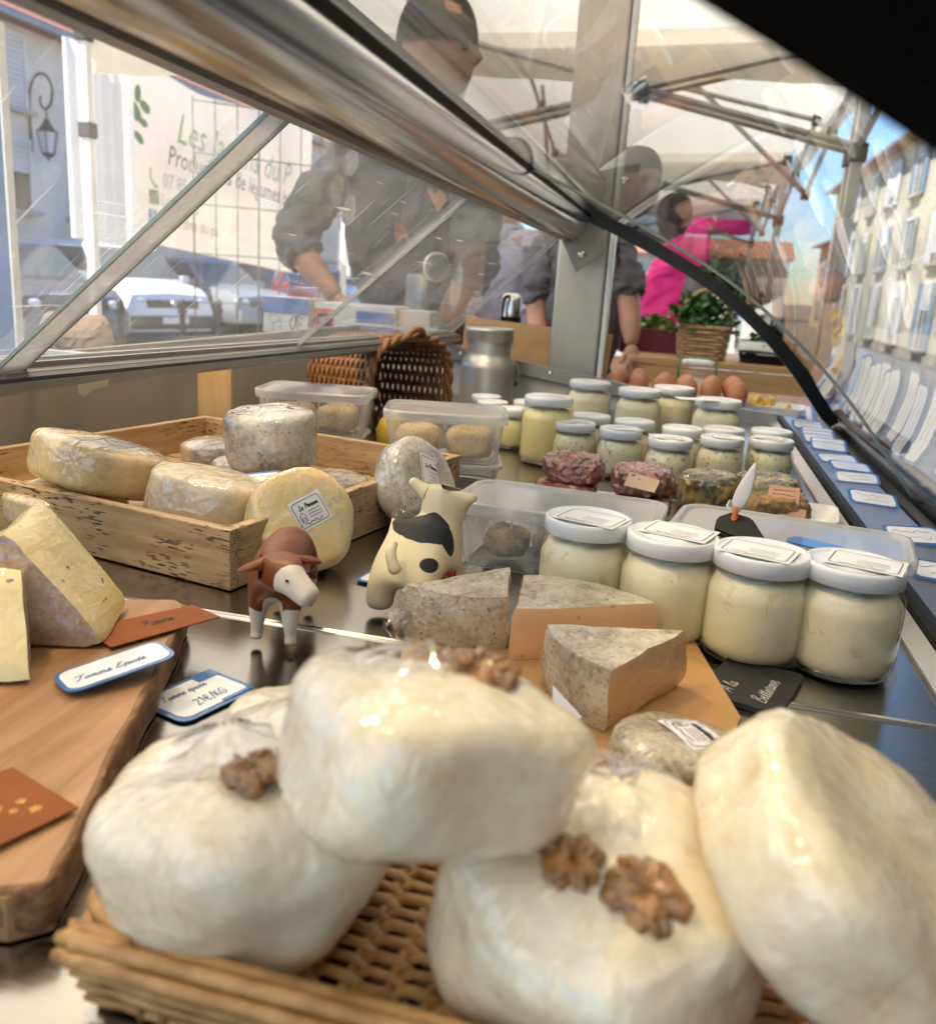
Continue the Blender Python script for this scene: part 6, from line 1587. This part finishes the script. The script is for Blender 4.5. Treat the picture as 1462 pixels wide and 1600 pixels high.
bm = B(); ribbon(bm, [(p.x, p.y) for p in smooth_pts([(-.03, .05, 0), (-.035, .0, 0), (0, -.045, 0), (.04, -.05, 0)], 4)], .022); obj('phone_mark', bm, M['inkgreen'], bn, loc=(.055, .47, 1.66), rot=rt)
for k, (y, z, a_, b_, an) in enumerate(((.20, 2.12, .085, .055, 60), (.33, 2.10, .05, .03, 100), (.40, 2.04, .055, .03, 20), (.30, 2.00, .07, .04, 40), (.24, 1.90, .07, .04, 50), (.38, 1.95, .04, .022, 10), (.33, 1.86, .05, .025, 30), (.22, 1.79, .05, .03, 80), (.21, 1.72, .035, .02, 90))):
    bm = B(); prism(bm, [(a_ * math.cos(t), b_ * math.sin(t)) for t in [i * math.pi / 8 for i in range(16)]], 0, .003); obj('leaf_print', bm, M['leafgreen'], bn, loc=(.052, y, z), rot=Euler((R_(90), R_(an), R_(90)), 'XYZ'))
M['flapcloth'] = fabric('white_side_curtain', (.84, .84, .85), .45)
fp = thing('tent_curtain', 'white tent side curtain bundled at the left tent leg', 'curtain', (-2.71, 3.80, 0)); bm = B(); g_ = []
for i in range(19):
    u = i / 18; p = Vector((-.115 + .20 * u, -.07 + .22 * u, 0)); fo = .028 * math.sin(u * 11) + .012 * math.sin(u * 27)
    g_.append([bm.verts.new((p.x + fo * .6 * (1 - .2 * v), p.y - fo * .8, 1.25 - .03 * u + (2.10 - 1.25) * v)) for v in [j / 8 for j in range(9)]])
for i in range(18):
    for j in range(8): bm.faces.new((g_[i][j], g_[i + 1][j], g_[i + 1][j + 1], g_[i][j + 1]))
obj('cloth', bm, M['flapcloth'], fp, smooth=True)
wg = thing('wire_panel', 'dark wire mesh panel standing in front of the banner', 'wire panel', (-2.40, 4.9, GROUND), R_(40)); M['wire'] = plain('dark_wire', (.06, .075, .06), .5, .4)
for k in range(8):
    bm = B(); tube(bm, [(-.42 + .12 * k, 0, .06), (-.42 + .12 * k, 0, 2.24)], .003 if k % 3 else .005, 6); obj('upright_wire', bm, M['wire'], wg, smooth=True)
for k in range(9):
    bm = B(); tube(bm, [(-.42, .006, .1 + .265 * k), (.42, .006, .1 + .265 * k)], .0035, 6); obj('cross_wire', bm, M['wire'], wg, smooth=True)
for sx in (-.42, .42): bm = B(); box(bm, (sx, 0, .02), (.04, .5, .04), bev=.004); obj('foot', bm, M['wire'], wg)
M['iron'] = plain('black_wrought_iron', (.025, .025, .028), .5, .5); M['lampglass'] = plain('frosted_lamp_glass', (.55, .57, .60), .25, 0, .05)
lp = thing('wall_lantern', 'black wrought iron lantern on a scroll bracket on the grey house', 'lantern', (-12.88, 15.95, .75)); lp.scale = (.8, .8, .8)
bm = B(); pts = [(0, 0, 2.9), (.02, -.02, 3.9), (.10, -.05, 4.35), (.35, -.14, 4.62), (.70, -.26, 4.60), (.92, -.34, 4.32), (.86, -.32, 3.98), (.62, -.24, 3.86), (.45, -.18, 4.02), (.50, -.2, 4.16)]; tube(bm, smooth_pts(pts, 6), .032, 8); obj('scroll_bracket', bm, M['iron'], lp, smooth=True)
bm = B(); tube(bm, [(.66, -.25, 3.87), (.66, -.25, 3.62)], .02, 6); obj('hanger', bm, M['iron'], lp)
bm = B(); lathe(bm, [(0, 3.66), (.06, 3.64), (.09, 3.55), (.22, 3.38), (.27, 3.36), (.27, 3.34)], 6, 0, (.66, -.25, 0)); obj('cap', bm, M['iron'], lp)
bm = B(); lathe(bm, [(.24, 3.34), (.15, 2.86), (0, 2.86)], 6, 0, (.66, -.25, 0)); gl_ = obj('glass', bm, M['lampglass'], lp)
for k in range(6):
    a = math.pi / 3 * k; bm = B(); tube(bm, [(.66 + .245 * math.cos(a), -.25 + .245 * math.sin(a), 3.34), (.66 + .152 * math.cos(a), -.25 + .152 * math.sin(a), 2.86)], .014, 5); obj('glazing_bar', bm, M['iron'], gl_)
bm = B(); lathe(bm, [(.16, 2.87), (.15, 2.82), (.05, 2.76), (.02, 2.70), (0, 2.68)], 6, 0, (.66, -.25, 0)); obj('finial', bm, M['iron'], lp)

# ------------------------------------------------------------------ parked cars and bollards
M['tyre'] = plain('tyre', (.02, .02, .021), .8); M['rim'] = plain('alloy_rim', (.45, .45, .46), .35, .8); M['carglass'] = plain('car_glass', (.09, .11, .115), .05, 0, .1); M['plate'] = plain('number_plate', (.72, .72, .70), .4); M['trim'] = plain('black_trim', (.02, .02, .022), .5); M['headlight'] = plain('headlamp', (.62, .65, .68), .08, .2)
def paintm(name, c): return plain(name, c, .32, 0, .03, 4, coat=1.0, coatr=.03)
def car(label, loc, rz, paint_, L=4.1, W=1.75, Hh=1.45, hood=.95, van=False, bumper=None):
    """nose towards local -Y"""
    o = thing('parked_car', label, 'car', loc, rz, 'cars parked in front of the grey house'); y0, y1 = -L / 2, L / 2; sill = .26; w = W / 2
    def sec(y, zt, wb, wt, zs=.62): return [Vector((-wb * .94, y, sill)), Vector((-wb, y, .42)), Vector((-wb, y, zs)), Vector((-wt, y, zt)), Vector((0, y, zt + .035)), Vector((wt, y, zt)), Vector((wb, y, zs)), Vector((wb, y, .42)), Vector((wb * .94, y, sill))]
    hz_ = hood; yw = y0 + (.75 if van else 1.05)
    rows = [sec(y0, .62 if not van else .7, w * .80, w * .70, .5), sec(y0 + .06, hz_ * .82, w * .92, w * .80, .58), sec(y0 + .30, hz_ * .92, w * .99, w * .86), sec(yw, hz_, w, w * .90), sec(0, hz_ + .02, w, w * .93), sec(y1 - .5, hz_ + .03, w, w * .92), sec(y1 - .08, hz_ * .98, w * .96, w * .86), sec(y1, hz_ * .8, w * .86, w * .78, .55)]
    bm = B(); loft(bm, rows); bmesh.ops.recalc_face_normals(bm, faces=bm.faces); obj('body', bm, paint_, o, autosmooth=35)
    ta = yw + (.62 if van else .72); tb_ = y1 - (.16 if van else .72); tz = Hh
    bot = [(-w * .88, yw - .05), (w * .88, yw - .05), (w * .90, y1 - .12), (-w * .90, y1 - .12)]; topp = [(-w * .72, ta), (w * .72, ta), (w * .74, tb_), (-w * .74, tb_)]
    zb_ = hz_ - .01
    bm = B(); rows = [[Vector((x, y, zb_)) for x, y in bot], [Vector((x * .99, y, zb_ + (tz - zb_) * .86)) for (x, y) in [(b[0] * .14 + t[0] * .86, b[1] * .14 + t[1] * .86) for b, t in zip(bot, topp)]], [Vector((x * .97, y, tz)) for x, y in topp]]
    loft(bm, rows); bmesh.ops.recalc_face_normals(bm, faces=bm.faces); es = list(bm.edges); bmesh.ops.bevel(bm, geom=es, offset=.045, segments=3, affect='EDGES'); rf = obj('cabin', bm, paint_, o, autosmooth=40)
    bt = [Vector((x, y, zb_)) for x, y in bot]; tt = [Vector((x, y, tz)) for x, y in topp]
    def quadpane(a, b, c, d, ins, nm):
        cen = (a + b + c + d) / 4; n = (b - a).cross(d - a).normalized()
        if n.dot(cen - Vector((0, (yw + y1) / 2, 1))) < 0: n = -n
        ps = [cen + (p - cen) * ins + n * .006 for p in (a, b, c, d)]; bm = B(); vs = [bm.verts.new(p) for p in ps]; vs2 = [bm.verts.new(p - n * .03) for p in ps]
        bm.faces.new(vs); bm.faces.new(vs2[::-1])
        for i in range(4): bm.faces.new((vs[i], vs2[i], vs2[(i + 1) % 4], vs[(i + 1) % 4]))
        bmesh.ops.recalc_face_normals(bm, faces=bm.faces); obj(nm, bm, M['carglass'], rf)
    quadpane(bt[0].lerp(tt[0], .08), bt[1].lerp(tt[1], .08), tt[1].lerp(bt[1], .10), tt[0].lerp(bt[0], .10), .93, 'windscreen')
    quadpane(bt[3].lerp(tt[3], .15), bt[2].lerp(tt[2], .15), tt[2].lerp(bt[2], .14), tt[3].lerp(bt[3], .14), .88, 'rear_window')
    for i, j in ((0, 3), (1, 2)):
        for a_, b_ in ((.05, .46), (.52, .93)):
            if van and a_ > .5 and paint_.name == 'white_van_paint' and False: continue
            quadpane(bt[i].lerp(bt[j], a_).lerp(tt[i].lerp(tt[j], a_), .12), bt[i].lerp(bt[j], b_).lerp(tt[i].lerp(tt[j], b_), .12), tt[i].lerp(tt[j], b_).lerp(bt[i].lerp(bt[j], b_), .14), tt[i].lerp(tt[j], a_).lerp(bt[i].lerp(bt[j], a_), .14), .94, 'side_window')
    for sx in (-1, 1):
        for yy in (y0 + .78, y1 - .78):
            bm = B(); lathe(bm, [(.19, -.10), (.28, -.105), (.31, -.08), (.315, 0), (.31, .08), (.28, .105), (.19, .10)], 28); wh = obj('wheel', bm, M['tyre'], o, smooth=True, loc=(sx * (w - .085), yy, .315), rot=(0, R_(90), 0))
            bm = B(); lathe(bm, [(0, .085), (.05, .09), (.12, .07), (.18, .09), (.195, .10), (.195, -.10), (0, -.09)], 20); obj('rim', bm, M['rim'], wh)
            bm = B(); bmesh.ops.create_circle(bm, cap_ends=True, radius=.37, segments=24); obj('wheel_arch', bm, M['trim'], o, loc=(sx * (w + .001), yy, .34), rot=(0, R_(90), 0))
        bm = B(); lump(bm, .17, .15, .8, .7, 0, 1, 1, 24, 12, ry=.10); obj('headlight', bm, M['headlight'], o, smooth=True, loc=(sx * w * .70, y0 + .12, hz_ * .64), rot=(0, 0, sx * R_(22)))
        bm = B(); box(bm, (sx * (w + .06), yw + .25, hz_ + .06), (.16, .10, .12), bev=.03); obj('mirror', bm, paint_, o)
    bm = B(); box(bm, (0, y0 - .005, .40), (W * .86, .10, .22), bev=.03); obj('bumper', bm, bumper or paint_, o)
    bm = B(); box(bm, (0, y0 + .02, hz_ * .68), (W * .55, .06, .13), bev=.02); obj('grille', bm, M['trim'], o)
    bm = B(); box(bm, (0, y0 - .062, .44), (.50, .012, .11)); obj('number_plate', bm, M['plate'], o)
    bm = B(); lathe(bm, [(0, .02), (.05, .02), (.055, 0)], 16); obj('emblem', bm, M['rim'], o, loc=(0, y0 - .015, hz_ * .69), rot=(R_(90), 0, 0))
    return o
hd = R_(90 - 22)
car('white compact van parked behind the tent leg', (-10.2, 14.15, GROUND), hd, paintm('white_van_paint', (.78, .79, .80)), 4.2, 1.82, 1.62, 1.02, True, M['trim'])
car('dark grey car at the far left beside the white van', (-10.35, 12.1, GROUND), hd - R_(4), paintm('dark_grey_paint', (.09, .09, .095)), 4.3, 1.78, 1.50, .98)
car('silver grey hatchback parked between the white van and the red car', (-10.3, 17.9, GROUND), hd, paintm('silver_grey_paint', (.26, .29, .32)), 4.1, 1.76, 1.46, .95)
car('red hatchback parked beyond the silver grey one', (-10.2, 20.6, GROUND), hd - R_(70), paintm('red_paint', (.55, .015, .02)), 3.9, 1.7, 1.47, .95)
car('white car farthest away, seen beside the seller\'s forearm', (-11.6, 27.5, GROUND), hd, paintm('white_car_paint', (.74, .75, .76)), 4.0, 1.72, 1.46, .95)
for k, (x, y) in enumerate(((-6.9, 9.05), (-6.75, 9.75), (-6.6, 10.9), (-6.45, 11.6), (-6.55, 13.2))):
    bo = thing('bollard', 'black iron bollard in front of the parked cars, %s from the left' % ordn[k], 'bollard', (x, y, GROUND), group='bollards along the kerb'); bm = B(); lathe(bm, [(0, 0), (.08, 0), (.08, .05), (.045, .08), (.04, .70), (.06, .72), (.06, .76), (.035, .79), (.05, .84), (.03, .89), (0, .90)], 16); obj('post_body', bm, M['iron'], bo, smooth=True)

# ------------------------------------------------------------------ warm spot lamps clipped under the tent frame
def m_lamp():
    m = bpy.data.materials.new('lit_lamp_disc'); t = NT(m); t.set(col=(.9, .8, .6), emit=(1.0, .72, .38), emits=80.0); return m
M['lampdisc'] = m_lamp()
for k, (x, y) in enumerate(((-.62, .30), (-.62, 1.15))):
    l_ = thing('spot_lamp', ('warm spot lamp clipped under the tent above the tray', 'warm spot lamp clipped under the tent above the crate')[k], 'lamp', (x, y, 2.02), rot=(R_(-4), R_(-22), 0))
    bm = B(); lathe(bm, [(.055, -.004), (.058, 0), (.05, .05), (.022, .09), (0, .095)], 28); obj('shade', bm, M['black'], l_, smooth=True)
    bm = B(); lathe(bm, [(0, .006), (.05, .006)], 28); obj('lamp_disc', bm, M['lampdisc'], l_)
    bm = B(); tube(bm, [(0, 0, .09), (-.03, 0, .20)], .008, 6); obj('stem', bm, M['tentmetal'], l_)

# ------------------------------------------------------------------ unseen dark trailer, added to block the sky and darken reflections
M['darkcanvas'] = plain('dark_trailer_paint', (.018, .02, .022), .5, 0, .2, 4)
ds = thing('blocker_trailer', 'unseen dark box trailer added across the aisle to darken the reflections', 'trailer', (1.15, 1.0, GROUND))
bm = B(); box(bm, (1.0, 0, 2.0), (2.0, 6.2, 3.0), bev=.04); obj('trailer_body', bm, M['darkcanvas'], ds)
for y in (-1.0, -.1):
    for x in (.2, 1.8):
        bm = B(); lathe(bm, [(.17, -.10), (.29, -.105), (.32, -.07), (.32, .07), (.29, .105), (.17, .10)], 24); w_ = obj('wheel', bm, M['tyre'], ds, smooth=True, loc=(x, y, .32), rot=(0, R_(90), 0))
        bm = B(); lathe(bm, [(0, .06), (.10, .05), (.175, .09), (.175, -.09), (0, -.06)], 20); obj('rim', bm, M['rim'], w_)
bm = B(); box(bm, (-.02, -.3, 1.75), (.03, 3.6, .06), bev=.008); obj('hatch_rail', bm, M['alu'], ds)
